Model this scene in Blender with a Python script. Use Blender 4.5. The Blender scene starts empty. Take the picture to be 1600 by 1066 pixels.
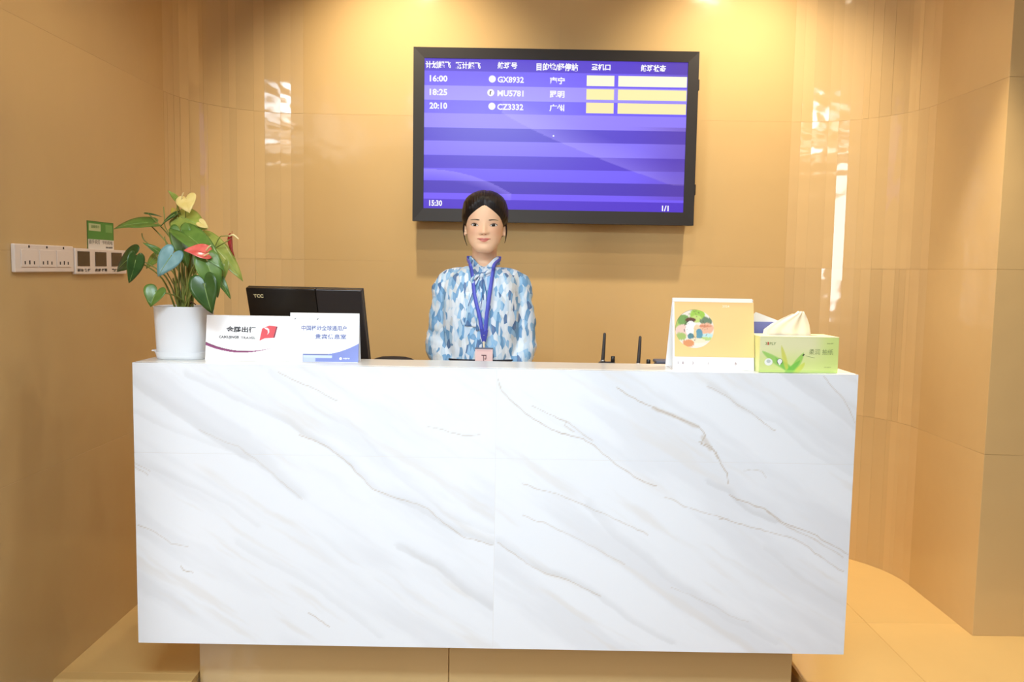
import bpy, bmesh, math, random
import numpy as np
from mathutils import Vector, Matrix, noise
from mathutils.bvhtree import BVHTree

random.seed(7)
scene = bpy.context.scene
COL = scene.collection
PI = math.pi

# ------------------------------------------------------------------ camera
cam_d = bpy.data.cameras.new('camera')
cam = bpy.data.objects.new('camera', cam_d)
COL.objects.link(cam)
cam_d.sensor_width = 36.0
cam_d.lens = 1300 / 1600 * 36.0
cam_d.clip_start = 0.05
PITCH, ROLL = 0.086, 0.017
fwd = Vector((0, math.cos(PITCH), -math.sin(PITCH)))
rt0 = Vector((1, 0, 0))
up0 = rt0.cross(fwd)
rt = rt0 * math.cos(ROLL) + up0 * math.sin(ROLL)
up = up0 * math.cos(ROLL) - rt0 * math.sin(ROLL)
mw = Matrix((rt, up, -fwd)).transposed().to_4x4()
mw.translation = Vector((0.049, -2.502, 1.36))
cam.matrix_world = mw
scene.camera = cam

# ------------------------------------------------------------------ world, light, exposure
world = bpy.data.worlds.new('lobby_ambience')
scene.world = world
world.use_nodes = True
bg = world.node_tree.nodes['Background']
bg.inputs['Color'].default_value = (1.0, 0.97, 0.94, 1)
bg.inputs['Strength'].default_value = 0.10
PANEL_W = 31.0          # ceiling panel light over the viewer, turned to the counter
WINDOW_W = 230.0        # daylight through the glazed lobby front, behind the camera
WASH_W = 106.0           # wall washers over the display
DOWN_W = 25.0           # other downlights
vs = scene.view_settings
vs.view_transform = 'Standard'
vs.look = 'None'
vs.exposure = 0.0
vs.gamma = 1.0
vs.use_curve_mapping = False


def area_light(name, loc, target, sx, sy, power, col, spread=180):
    d = bpy.data.lights.new(name, 'AREA')
    d.shape = 'RECTANGLE'
    d.size, d.size_y = sx, sy
    d.energy = power
    d.color = col
    o = bpy.data.objects.new(name, d)
    COL.objects.link(o)
    o.location = loc
    d.spread = math.radians(spread)
    o.rotation_euler = (Vector(target) - Vector(loc)).to_track_quat('-Z', 'Y').to_euler()
    return o


area_light('window_daylight', (-3.12, -3.9, 1.70), (1.8, -2.2, 1.6), 2.9, 2.0, WINDOW_W, (0.86, 0.93, 1.0))
area_light('panel_light', (-0.10, -2.45, 2.90), (-0.10, 0.0, 0.72), 1.3, 0.5, PANEL_W, (0.68, 0.86, 1.0), 80)

# ------------------------------------------------------------------ helpers
WL = {}


def lin(c):
    c = np.asarray(c, float) / 255.0
    return np.where(c <= 0.04045, c / 12.92, ((c + 0.055) / 1.055) ** 2.4)


def rgba(c):
    l = lin(c)
    return (float(l[0]), float(l[1]), float(l[2]), 1.0)


def mat(name, c, rough=0.5, spec=0.5, metal=0.0, emit=None, estr=0.0, coat=0.0):
    m = bpy.data.materials.new(name)
    m.use_nodes = True
    b = m.node_tree.nodes['Principled BSDF']
    b.inputs['Base Color'].default_value = rgba(c)
    b.inputs['Roughness'].default_value = rough
    b.inputs['Specular IOR Level'].default_value = spec
    b.inputs['Metallic'].default_value = metal
    b.inputs['Coat Weight'].default_value = coat
    if emit is not None:
        b.inputs['Emission Color'].default_value = rgba(emit)
        b.inputs['Emission Strength'].default_value = estr
    return m


def nd(m, t, **kw):
    n = m.node_tree.nodes.new(t)
    for k, v in kw.items():
        setattr(n, k, v)
    return n


def lk(m, a, b):
    m.node_tree.links.new(a, b)


def bsdf(m):
    return m.node_tree.nodes['Principled BSDF']


def ramp(m, stops):
    r = nd(m, 'ShaderNodeValToRGB')
    el = r.color_ramp.elements
    while len(el) > 2:
        el.remove(el[-1])
    for i, (p, c) in enumerate(stops):
        e = el[i] if i < 2 else el.new(p)
        e.position = p
        e.color = c if len(c) == 4 else rgba(c)
    return r


def attr_mat(name, rough=0.5, spec=0.4, emission=False, strength=1.0):
    """colour from the mesh attribute Col (flat print)"""
    m = mat(name, (255, 255, 255), rough, spec)
    a = nd(m, 'ShaderNodeAttribute', attribute_name='Col')
    if emission:
        bsdf(m).inputs['Base Color'].default_value = (0.01, 0.01, 0.015, 1)
        lk(m, a.outputs['Color'], bsdf(m).inputs['Emission Color'])
        bsdf(m).inputs['Emission Strength'].default_value = strength
    else:
        lk(m, a.outputs['Color'], bsdf(m).inputs['Base Color'])
    return m


def tag(o, label=None, cat=None, group=None, kind=None):
    if label:
        o['label'] = label
    if cat:
        o['category'] = cat
    if group:
        o['group'] = group
    if kind:
        o['kind'] = kind
    return o


def empty(name, loc):
    o = bpy.data.objects.new(name, None)
    COL.objects.link(o)
    o.empty_display_size = 0.05
    o.location = loc
    WL[o] = Vector(loc)
    return o


def put(name, me, m, parent=None, smooth=False, recentre=True):
    n = len(me.vertices)
    co = np.empty(n * 3, 'f')
    me.vertices.foreach_get('co', co)
    co = co.reshape(-1, 3)
    c = (co.min(0) + co.max(0)) / 2 if recentre else np.zeros(3)
    co -= c
    me.vertices.foreach_set('co', co.ravel())
    if smooth:
        me.polygons.foreach_set('use_smooth', np.ones(len(me.polygons), bool))
    me.update()
    o = bpy.data.objects.new(name, me)
    COL.objects.link(o)
    c = Vector([float(v) for v in c])
    WL[o] = c
    if m is not None:
        me.materials.clear()
        me.materials.append(m)
    if parent is not None:
        o.parent = parent
        o.location = c - WL[parent]
    else:
        o.location = c
    return o


def add(name, verts, faces, m, parent=None, smooth=False):
    me = bpy.data.meshes.new(name)
    me.from_pydata([tuple(map(float, v)) for v in verts], [], faces)
    bm = bmesh.new()
    bm.from_mesh(me)
    bmesh.ops.recalc_face_normals(bm, faces=bm.faces)
    bm.to_mesh(me)
    bm.free()
    return put(name, me, m, parent, smooth)


def box_geo(a, b):
    x0, y0, z0 = a
    x1, y1, z1 = b
    v = [(x0, y0, z0), (x1, y0, z0), (x1, y1, z0), (x0, y1, z0), (x0, y0, z1), (x1, y0, z1), (x1, y1, z1), (x0, y1, z1)]
    f = [(0, 3, 2, 1), (4, 5, 6, 7), (0, 1, 5, 4), (1, 2, 6, 5), (2, 3, 7, 6), (3, 0, 4, 7)]
    return v, f


def box(name, a, b, m, parent=None, bev=0.0015, seg=1, smooth=False):
    v, f = box_geo(a, b)
    me = bpy.data.meshes.new(name)
    me.from_pydata(v, [], f)
    if bev > 0:
        bm = bmesh.new()
        bm.from_mesh(me)
        bmesh.ops.bevel(bm, geom=list(bm.edges), offset=bev, segments=seg, affect='EDGES', profile=0.5)
        bm.to_mesh(me)
        bm.free()
    return put(name, me, m, parent, smooth)


def join_geo(parts):
    V, F = [], []
    for v, f in parts:
        n = len(V)
        V += [tuple(p) for p in v]
        F += [tuple(i + n for i in q) for q in f]
    return V, F


def loft(rings, cap=True, closed=True):
    n = len(rings[0])
    V = [tuple(p) for r in rings for p in r]
    F = []
    for i in range(len(rings) - 1):
        for j in range(n if closed else n - 1):
            k = (j + 1) % n
            F.append((i * n + j, i * n + k, (i + 1) * n + k, (i + 1) * n + j))
    if cap:
        F.append(tuple(range(n))[::-1])
        F.append(tuple((len(rings) - 1) * n + j for j in range(n)))
    return V, F


def smooth_path(pts, radii, sub=4):
    P = [Vector(p) for p in pts]
    out, rr = [], []
    for i in range(len(P) - 1):
        p0 = P[max(i - 1, 0)]
        p1, p2 = P[i], P[i + 1]
        p3 = P[min(i + 2, len(P) - 1)]
        for k in range(sub):
            t = k / sub
            out.append(0.5 * ((2 * p1) + (p2 - p0) * t + (2 * p0 - 5 * p1 + 4 * p2 - p3) * t * t + (3 * p1 - p0 - 3 * p2 + p3) * t ** 3))
            rr.append(radii[i] * (1 - t) + radii[i + 1] * t)
    out.append(P[-1])
    rr.append(radii[-1])
    return out, rr


def tube(pts, radii, n=10, sub=4, round_ends=True, flat=None):
    """tapering tube; flat=(axis, factor) squeezes the section along a world axis"""
    if not hasattr(radii, '__len__'):
        radii = [radii] * len(pts)
    P, R = smooth_path(pts, radii, sub) if sub > 1 else ([Vector(p) for p in pts], list(radii))
    T = [(P[min(i + 1, len(P) - 1)] - P[max(i - 1, 0)]).normalized() for i in range(len(P))]
    a = Vector((0, 0, 1)) if abs(T[0].z) < 0.9 else Vector((1, 0, 0))
    u = T[0].cross(a).normalized()
    rings = []

    def ring(p, t, u, r):
        w = t.cross(u)
        o = []
        for k in range(n):
            d = (u * math.cos(2 * PI * k / n) + w * math.sin(2 * PI * k / n)) * r
            if flat:
                ax = Vector(flat[0])
                d = d - ax * d.dot(ax) * (1 - flat[1])
            o.append(p + d)
        return o
    for i, (p, t, r) in enumerate(zip(P, T, R)):
        u = (u - t * u.dot(t)).normalized()
        if i == 0 and round_ends:
            rings.append(ring(p - t * r * 0.85, t, u, r * 0.35))
            rings.append(ring(p - t * r * 0.5, t, u, r * 0.8))
        rings.append(ring(p, t, u, r))
        if i == len(P) - 1 and round_ends:
            rings.append(ring(p + t * r * 0.5, t, u, r * 0.8))
            rings.append(ring(p + t * r * 0.85, t, u, r * 0.35))
    return loft(rings)


def lathe(prof, c, n=32):
    rings = [[(c[0] + r * math.cos(2 * PI * k / n), c[1] + r * math.sin(2 * PI * k / n), c[2] + z) for k in range(n)] for r, z in prof]
    return loft(rings)


def ellipsoid(c, r, n=20, m=12):
    rings = []
    for i in range(m + 1):
        a = -PI / 2 + PI * i / m
        q = max(math.cos(a), 0.02)
        rings.append([(c[0] + r[0] * q * math.cos(2 * PI * k / n), c[1] + r[1] * q * math.sin(2 * PI * k / n), c[2] + r[2] * math.sin(a)) for k in range(n)])
    return loft(rings)


def disc_geo(c, ex, ey, rx, ry=None, n=28):
    ry = ry or rx
    c, ex, ey = Vector(c), Vector(ex), Vector(ey)
    V = [c + ex * rx * math.cos(2 * PI * k / n) + ey * ry * math.sin(2 * PI * k / n) for k in range(n)]
    return V, [tuple(range(n))]


def prism(poly, o, ex, ey, depth):
    """polygon in a plane (o, ex, ey) given a thickness along its normal"""
    o, ex, ey = Vector(o), Vector(ex), Vector(ey)
    nrm = ex.cross(ey)
    a = [o + ex * p[0] + ey * p[1] for p in poly]
    b = [p - nrm * depth for p in a]
    n = len(a)
    F = [tuple(range(n)), tuple(range(2 * n - 1, n - 1, -1))]
    F += [(i, n + i, n + (i + 1) % n, (i + 1) % n) for i in range(n)]
    return a + b, F


def remesh(V, F, voxel, sm=0, name='tmp'):
    me = bpy.data.meshes.new(name)
    me.from_pydata([tuple(map(float, v)) for v in V], [], F)
    bm = bmesh.new()
    bm.from_mesh(me)
    bmesh.ops.recalc_face_normals(bm, faces=bm.faces)
    bm.to_mesh(me)
    bm.free()
    o = bpy.data.objects.new(name, me)
    COL.objects.link(o)
    r = o.modifiers.new('r', 'REMESH')
    r.mode = 'VOXEL'
    r.voxel_size = voxel
    if sm:
        s = o.modifiers.new('s', 'SMOOTH')
        s.factor = 0.5
        s.iterations = sm
    dg = bpy.context.evaluated_depsgraph_get()
    out = bpy.data.meshes.new_from_object(o.evaluated_get(dg))
    bpy.data.objects.remove(o)
    return out


def bvh_of(me, off=(0, 0, 0)):
    off = Vector(off)
    return BVHTree.FromPolygons([v.co + off for v in me.vertices], [tuple(p.vertices) for p in me.polygons])


def text(body, h, o, ex, ey, m, parent, name='lettering', align='LEFT', width=None, bold=0.0, lift=0.0004):
    """flat lettering of cap height h on the plane (o, ex, ey); o = baseline start"""
    c = bpy.data.curves.new('t', 'FONT')
    c.body = body
    c.size = 1.0
    c.resolution_u = 2
    c.offset = bold
    t = bpy.data.objects.new('t', c)
    COL.objects.link(t)
    bpy.context.view_layer.update()
    me = bpy.data.meshes.new_from_object(t.evaluated_get(bpy.context.evaluated_depsgraph_get()))
    bpy.data.objects.remove(t)
    if len(me.vertices) == 0:
        return None
    n = len(me.vertices)
    co = np.empty(n * 3, 'f')
    me.vertices.foreach_get('co', co)
    co = co.reshape(-1, 3)
    lo, hi = co.min(0), co.max(0)
    s = h / max(hi[1] - lo[1], 1e-6)
    sx = s if width is None else width / max(hi[0] - lo[0], 1e-6)
    x = (co[:, 0] - lo[0]) * sx
    y = (co[:, 1] - lo[1]) * s
    w = (hi[0] - lo[0]) * sx
    if align == 'CENTER':
        x -= w / 2
    elif align == 'RIGHT':
        x -= w
    ex, ey = np.array(ex, float), np.array(ey, float)
    nrm = np.cross(ex, ey)
    P = np.array(o, float) + x[:, None] * ex + y[:, None] * ey + nrm * lift
    me.vertices.foreach_set('co', P.astype('f').ravel())
    return put(name, me, m, parent)


def paint(name, o, ex, ey, w, h, nx, ny, func, m, parent=None, depth=0.0):
    """printed sheet: a grid on (o, ex, ey) coloured by func(u, v) in sRGB 0-255, u right, v up"""
    u, v = np.meshgrid(np.linspace(0, 1, nx + 1), np.linspace(0, 1, ny + 1))
    c = func(u.ravel(), v.ravel())
    o, ex, ey = np.array(o, float), np.array(ex, float), np.array(ey, float)
    P = o + u.ravel()[:, None] * w * ex + v.ravel()[:, None] * h * ey
    i, j = np.meshgrid(np.arange(nx), np.arange(ny))
    a = (j * (nx + 1) + i).ravel()
    F = np.stack([a, a + 1, a + nx + 2, a + nx + 1], 1)
    nv = len(P)
    C = np.ones((nv, 4))
    C[:, :3] = lin(np.clip(c, 0, 255))
    if depth > 0:
        nrm = np.cross(ex, ey)
        rim = list(range(0, nx + 1)) + [(k + 1) * (nx + 1) - 1 for k in range(1, ny + 1)] + [ny * (nx + 1) + k for k in range(nx - 1, -1, -1)] + [k * (nx + 1) for k in range(ny - 1, 0, -1)]
        B = P[rim] - nrm * depth
        P = np.concatenate([P, B])
        C = np.concatenate([C, C[rim]])
        nr = len(rim)
        faces = [tuple(q) for q in F.tolist()]
        faces += [(rim[k], nv + k, nv + (k + 1) % nr, rim[(k + 1) % nr]) for k in range(nr)]
        faces.append(tuple(nv + k for k in range(nr))[::-1])
    else:
        faces = [tuple(q) for q in F.tolist()]
    me = bpy.data.meshes.new(name)
    me.from_pydata([tuple(p) for p in P.tolist()], [], faces)
    at = me.color_attributes.new('Col', 'FLOAT_COLOR', 'POINT')
    at.data.foreach_set('color', C.astype('f').ravel())
    return put(name, me, m, parent)


def mix(a, b, t):
    t = np.clip(t, 0, 1)[:, None]
    return np.asarray(a, float) * (1 - t) + np.asarray(b, float) * t


def sstep(a, b, x):
    t = np.clip((x - a) / (b - a), 0, 1)
    return t * t * (3 - 2 * t)


def copy_tree(o, parent=None, off=(0, 0, 0)):
    c = o.copy()
    COL.objects.link(c)
    WL[c] = WL[o] + Vector(off)
    if parent is not None:
        c.parent = parent
    else:
        c.location = o.location + Vector(off)
    for ch in list(o.children):
        copy_tree(ch, c, off)
    return c


X, Y, Z = Vector((1, 0, 0)), Vector((0, 1, 0)), Vector((0, 0, 1))

# ------------------------------------------------------------------ materials
def stone_mat(name, c, rough, vary=0.10, bump=0.012):
    m = mat(name, c, rough, 0.55)
    tc = nd(m, 'ShaderNodeTexCoord')
    oi = nd(m, 'ShaderNodeObjectInfo')
    n1 = nd(m, 'ShaderNodeTexNoise')
    n1.inputs['Scale'].default_value = 2.2
    n1.inputs['Detail'].default_value = 5
    mp = nd(m, 'ShaderNodeMapping')
    mp.inputs['Scale'].default_value = (1, 1, 0.35)
    lk(m, tc.outputs['Object'], mp.inputs['Vector'])
    lk(m, mp.outputs['Vector'], n1.inputs['Vector'])
    a = nd(m, 'ShaderNodeMath', operation='MULTIPLY_ADD')
    lk(m, oi.outputs['Random'], a.inputs[0])
    a.inputs[1].default_value = vary
    a.inputs[2].default_value = 1.0 - vary * 0.5 - 0.05
    b = nd(m, 'ShaderNodeMath', operation='MULTIPLY_ADD')
    lk(m, n1.outputs['Fac'], b.inputs[0])
    b.inputs[1].default_value = 0.10
    lk(m, a.outputs[0], b.inputs[2])
    hs = nd(m, 'ShaderNodeHueSaturation')
    hs.inputs['Color'].default_value = rgba(c)
    lk(m, b.outputs[0], hs.inputs['Value'])
    lk(m, hs.outputs['Color'], bsdf(m).inputs['Base Color'])
    n2 = nd(m, 'ShaderNodeTexNoise')
    n2.inputs['Scale'].default_value = 6.0
    n2.inputs['Detail'].default_value = 2
    lk(m, tc.outputs['Object'], n2.inputs['Vector'])
    bp = nd(m, 'ShaderNodeBump')
    bp.inputs['Strength'].default_value = 0.25
    bp.inputs['Distance'].default_value = bump
    lk(m, n2.outputs['Fac'], bp.inputs['Height'])
    lk(m, bp.outputs['Normal'], bsdf(m).inputs['Normal'])
    return m


WALL_C = (208, 174, 120)
M_wall = stone_mat('polished_beige_stone', WALL_C, 0.13, 0.06)
M_strip = stone_mat('polished_beige_stone_strips', (212, 179, 128), 0.07, 0.13, 0.02)
bsdf(M_strip).inputs['Specular IOR Level'].default_value = 0.65
M_floor = stone_mat('polished_floor_stone', (224, 186, 120), 0.22, 0.05, 0.004)
M_back = mat('wall_mortar', (200, 166, 114), 0.6)
M_ceil = mat('ceiling_paint', (236, 230, 218), 0.8)
M_marble = attr_mat('white_veined_marble', 0.16, 0.45)
M_white_stone = mat('white_stone', (240, 238, 232), 0.2, 0.45)
M_worktop = mat('white_laminate', (225, 220, 210), 0.35)
M_print = attr_mat('printed_card', 0.45, 0.4)
M_screen = attr_mat('lit_display', 0.25, 0.4, True, 1.0)
M_white = mat('white_plastic', (240, 238, 234), 0.35)
M_card = mat('white_card', (246, 244, 242), 0.5, 0.3)
M_black = mat('black_plastic', (30, 27, 25), 0.35)
M_bezel = mat('dark_bezel', (36, 29, 24), 0.48, 0.4)
M_ink = mat('dark_ink', (46, 44, 48), 0.5)
M_metal = mat('steel', (190, 190, 192), 0.3, 0.5, 1.0)
M_txt = mat('lit_white_lettering', (20, 20, 24), 0.5, 0.2, emit=(250, 248, 255), estr=1.0)

# ------------------------------------------------------------------ the room
BY = 1.53            # back wall face
LX = -1.43           # left wall face
RX = 1.82            # right wall face
CLX, CLY, CLR = -0.96, 1.06, 0.47      # left rounded corner
CRX, CRY, CRR = 1.36, 1.07, 0.46       # right rounded corner
RETY = 0.56          # right return wall face
ROWS = [0.0, 0.70, 1.39, 2.08, 2.95]
CEIL = 2.95

NX0, NX1 = -0.979, 1.045       # the counter plinth stands in a notch of the platform
v, f = join_geo([box_geo((-1.6, 0.40, -0.15), (3.4, 1.75, -0.022)), box_geo((-1.6, 0.125, -0.15), (NX0, 0.399, -0.022)), box_geo((NX1, 0.125, -0.15), (3.4, 0.399, -0.022))])
floor = add('floor', v, f, M_back)
tag(floor, kind='structure', label='raised stone floor platform behind and beside the counter')
xs = [-1.6, NX0, 0.03, NX1, 1.46, 2.40, 3.4]
for i in range(len(xs) - 1):
    inner = i in (1, 2)
    for y0, y1 in ((0.395 if inner else 0.16, 0.66), (0.66, 1.75)):
        box('floor_slab', (xs[i] + 0.0005, y0 + 0.0005, -0.022), (xs[i + 1] - 0.0005, y1 - 0.0005, 0.0), M_floor, floor, bev=0.001)
    if inner:
        continue
    n = 8
    prof = [(0.16, -0.022), (0.16, 0.0)] + [(0.115 - 0.011 * math.sin(a), -0.011 + 0.011 * math.cos(a)) for a in [PI * k / n for k in range(n + 1)]]
    rings = [[(x, p[0], p[1]) for p in prof] for x in (xs[i] + 0.0005, xs[i + 1] - 0.0005)]
    v, f = loft(rings)
    o = add('step_nosing', v, f, M_floor, floor)
low = box('floor', (-3.2, -6.2, -0.35), (3.4, 0.40, -0.151), stone_mat('lobby_floor_stone', (150, 116, 78), 0.22, 0.05, 0.004), bev=0)
tag(low, kind='structure', label='lower lobby floor in front of the counter')


def slab_wall(root, axis, face, a0, a1, cuts, inward, m=None):
    """stone slabs standing proud of a backing wall; axis 'x' runs along x at y=face, 'y' runs along y at x=face"""
    for i in range(len(cuts) - 1):
        for j in range(len(ROWS) - 1):
            p, q = cuts[i] + 0.0004, cuts[i + 1] - 0.0004
            z0, z1 = ROWS[j] + 0.0004, ROWS[j + 1] - 0.0004
            t = 0.016 * inward
            lo, hi = min(face, face - t), max(face, face - t)
            if axis == 'x':
                box('stone_slab', (p, lo, z0), (q, hi, z1), m or M_wall, root, bev=0.0004)
            else:
                box('stone_slab', (lo, p, z0), (hi, q, z1), m or M_wall, root, bev=0.0004)


wb = box('wall_back', (CLX - 0.02, BY + 0.0005, 0), (CRX + 0.02, BY + 0.12, CEIL), M_back, bev=0)
tag(wb, kind='structure', label='polished beige stone back wall behind the display')
slab_wall(wb, 'x', BY, 0, 0, [CLX, 0.25, CRX], -1)
wl = box('wall_left', (LX - 0.12, -0.80, -0.35), (LX - 0.0005, CLY, CEIL), M_back, bev=0)
tag(wl, kind='structure', label='polished beige stone wall carrying the socket panels')
slab_wall(wl, 'y', LX, 0, 0, [-0.80, CLY], 1)
box('stone_slab', (LX - 0.016, -0.80, -0.15), (LX, 0.12, -0.001), M_wall, wl, bev=0.0004)
wr = box('wall_right', (RX + 0.0005, RETY + 0.0005, 0), (RX + 0.12, CRY, CEIL), M_back, bev=0)
tag(wr, kind='structure', label='short straight stone wall right of the counter')
slab_wall(wr, 'y', RX, 0, 0, [RETY, CRY], -1)
wf = box('wall_right_return', (RX + 0.0005, RETY + 0.0005, 0), (3.4, RETY + 0.12, CEIL), M_back, bev=0)
tag(wf, kind='structure', label='stone return wall facing forward at the right edge')
slab_wall(wf, 'x', RETY, 0, 0, [RX, 2.005, 2.7, 3.4], -1)


def corner(name, label, cx, cy, r, a0, a1, seed):
    rnd = random.Random(seed)
    n = 15
    w = [rnd.uniform(0.35, 1.5) for _ in range(n)]
    s = sum(w)
    A = [a0]
    for q in w:
        A.append(A[-1] + (a1 - a0) * q / s)
    nn = 24
    arc = [(a0 + (a1 - a0) * k / nn) for k in range(nn + 1)]
    rings = []
    for z in (0, CEIL):
        rings.append([(cx + (r + 0.0016) * math.cos(a), cy + (r + 0.0016) * math.sin(a), z) for a in arc] + [(cx + (r + 0.10) * math.cos(a), cy + (r + 0.10) * math.sin(a), z) for a in reversed(arc)])
    v, f = loft(rings)
    root = add(name, v, f, M_back)
    tag(root, kind='structure', label=label)
    for i in range(n):
        for j in range(len(ROWS) - 1):
            p = Vector((cx + r * math.cos(A[i]), cy + r * math.sin(A[i]), 0))
            q = Vector((cx + r * math.cos(A[i + 1]), cy + r * math.sin(A[i + 1]), 0))
            d = (q - p).normalized()
            p, q = p + d * 0.0001, q - d * 0.0001
            mid = (p + q) / 2
            out = Vector((mid.x - cx, mid.y - cy, 0)).normalized()
            tw = rnd.uniform(-0.0005, 0.0005)        # each strip set a hair out of plane
            z0, z1 = ROWS[j] + 0.0004, ROWS[j + 1] - 0.0004
            V = []
            for z in (z0, z1):
                t1, t2 = tw + rnd.uniform(-.0004, .0004), -tw + rnd.uniform(-.0004, .0004)
                V += [p + out * t1 + Z * z, q + out * t2 + Z * z, q + out * 0.022 + Z * z, p + out * 0.022 + Z * z]
            F = [(0, 1, 2, 3), (7, 6, 5, 4), (0, 4, 5, 1), (1, 5, 6, 2), (2, 6, 7, 3), (3, 7, 4, 0)]
            add('stone_strip', V, F, M_strip, root)


corner('wall_left_corner', 'rounded left wall corner of narrow polished stone strips behind the plant', CLX, CLY, CLR, PI, PI / 2, 3)
corner('wall_right_corner', 'rounded right wall corner of narrow polished stone strips', CRX, CRY, CRR, PI / 2, 0, 11)
ceil = box('ceiling', (-3.2, -6.2, CEIL), (3.4, 1.75, CEIL + 0.1), M_ceil, bev=0)
tag(ceil, kind='structure', label='white ceiling with recessed downlights above the frame')
# tall window in the lobby's left side wall, behind the viewer
rl_ = box('wall_left_return', (-3.2, -0.80, -0.35), (LX - 0.12, -0.70, CEIL), mat('lobby_paint', (226, 214, 194), .7), bev=0)
tag(rl_, kind='structure', label='lobby return wall left of the frame')
ll = box('wall_lobby_left', (-3.32, -6.2, -0.35), (-3.2, -0.70, CEIL), mat('lobby_wall_paint', (226, 214, 194), .7), bev=0)
tag(ll, kind='structure', label='painted lobby side wall behind the viewer')
wfr = empty('window_1', (-3.18, -3.6, 0.3))
tag(wfr, kind='structure', label='tall window in the lobby side wall')
for y in (-5.38, -3.9, -2.42):
    box('mullion', (-3.198, y - 0.02, 0.68), (-3.14, y + 0.02, 2.82), M_metal, wfr)
for z in (0.69, 2.72):
    box('transom', (-3.198, -5.36, z - 0.015), (-3.15, -2.44, z + 0.015), M_metal, wfr)

# unseen glowing panels added behind the viewer to brighten the upper wall reflections
M_glow = mat('added_glow_panel', (240, 240, 240), .5, emit=(255, 250, 242), estr=5.0)
for k, (x, y) in enumerate(((-2.3, -3.4), (-0.5, -3.9), (1.3, -3.4), (-2.3, -5.2), (-0.5, -5.5), (1.3, -5.2))):
    r = empty('added_reflection_panel', (x, y, CEIL))
    tag(r, 'added unseen glowing panel for the wall reflections, ' + ('near left', 'near middle', 'near right', 'far left', 'far middle', 'far right')[k] + ' of six', 'ceiling light', 'added reflection panels')
    box('glow_face', (x - .42, y - .42, CEIL - .012), (x + .42, y + .42, CEIL - .004), M_glow, r, bev=0)
    for (a, b, c, d) in ((-.45, -.45, .45, -.42), (-.45, .42, .45, .45), (-.45, -.42, -.42, .42), (.42, -.42, .45, .42)):
        box('panel_frame', (x + a, y + b, CEIL - .016), (x + c, y + d, CEIL - .001), M_white, r, bev=0)
# ceiling panel light above the viewer, its opal face turned to the counter
pnl = empty('ceiling_panel_light', (-0.10, -2.50, CEIL))
tag(pnl, 'long white ceiling panel light above the viewer', 'ceiling light')
for x in (-0.98, 0.76):
    box('end_cap', (x, -2.74, 2.84), (x + 0.02, -2.20, CEIL - 0.001), M_white, pnl)
box('tray', (-0.96, -2.72, 2.925), (0.76, -2.22, CEIL - 0.001), M_white, pnl)

# recessed downlights
M_trim = mat('downlight_trim', (235, 232, 226), 0.4)
M_lens = mat('downlight_lens', (255, 240, 215), 0.4, emit=(255, 226, 180), estr=60.0)


def downlight(x, y, power, label, cone=140, col=(1.0, 0.89, 0.69), tilt=(0, 0)):
    r = empty('ceiling_downlight', (x, y, CEIL))
    tag(r, label, 'ceiling light', 'recessed ceiling downlights')
    v, f = lathe([(0.040, -0.004), (0.052, -0.006), (0.056, -0.002), (0.056, 0.001), (0.040, 0.001)], (x, y, CEIL - 0.001), 24)
    add('trim_ring', v, f, M_trim, r)
    v, f = lathe([(0.001, -0.0005), (0.039, -0.0005), (0.039, 0.0005), (0.001, 0.0005)], (x, y, CEIL - 0.004), 24)
    add('lens', v, f, M_lens, r)
    d = bpy.data.lights.new('lamp', 'SPOT')
    d.energy = power
    d.spot_size = math.radians(cone)
    d.spot_blend = 1.0 if tilt[0] else 0.6
    d.shadow_soft_size = 0.035
    d.color = col
    o = bpy.data.objects.new('lamp', d)
    COL.objects.link(o)
    o.parent = r
    o.location = (0, 0, -0.02)
    o.rotation_euler = (tilt[0], tilt[1], 0)


downlight(-0.48, 0.86, WASH_W, 'recessed downlight above the left end of the display', cone=100, tilt=(0.58, 0))
downlight(1.10, 0.86, WASH_W, 'recessed downlight above the right end of the display', cone=100, tilt=(0.58, 0))
downlight(-0.40, 0.30, DOWN_W * 0.9, 'recessed downlight above the left half of the counter')
downlight(0.55, 0.30, DOWN_W * 0.7, 'recessed downlight above the right half of the counter')
downlight(1.44, 0.25, DOWN_W * 7.5, 'recessed downlight above the floor right of the counter', cone=64)
downlight(-0.61, -0.48, DOWN_W * 0.2, 'recessed downlight before the left part of the counter')
downlight(0.40, -0.48, DOWN_W * 0.3, 'recessed downlight before the middle of the counter')
downlight(1.41, -0.48, DOWN_W * 0.4, 'recessed downlight before the right part of the counter')

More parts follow.
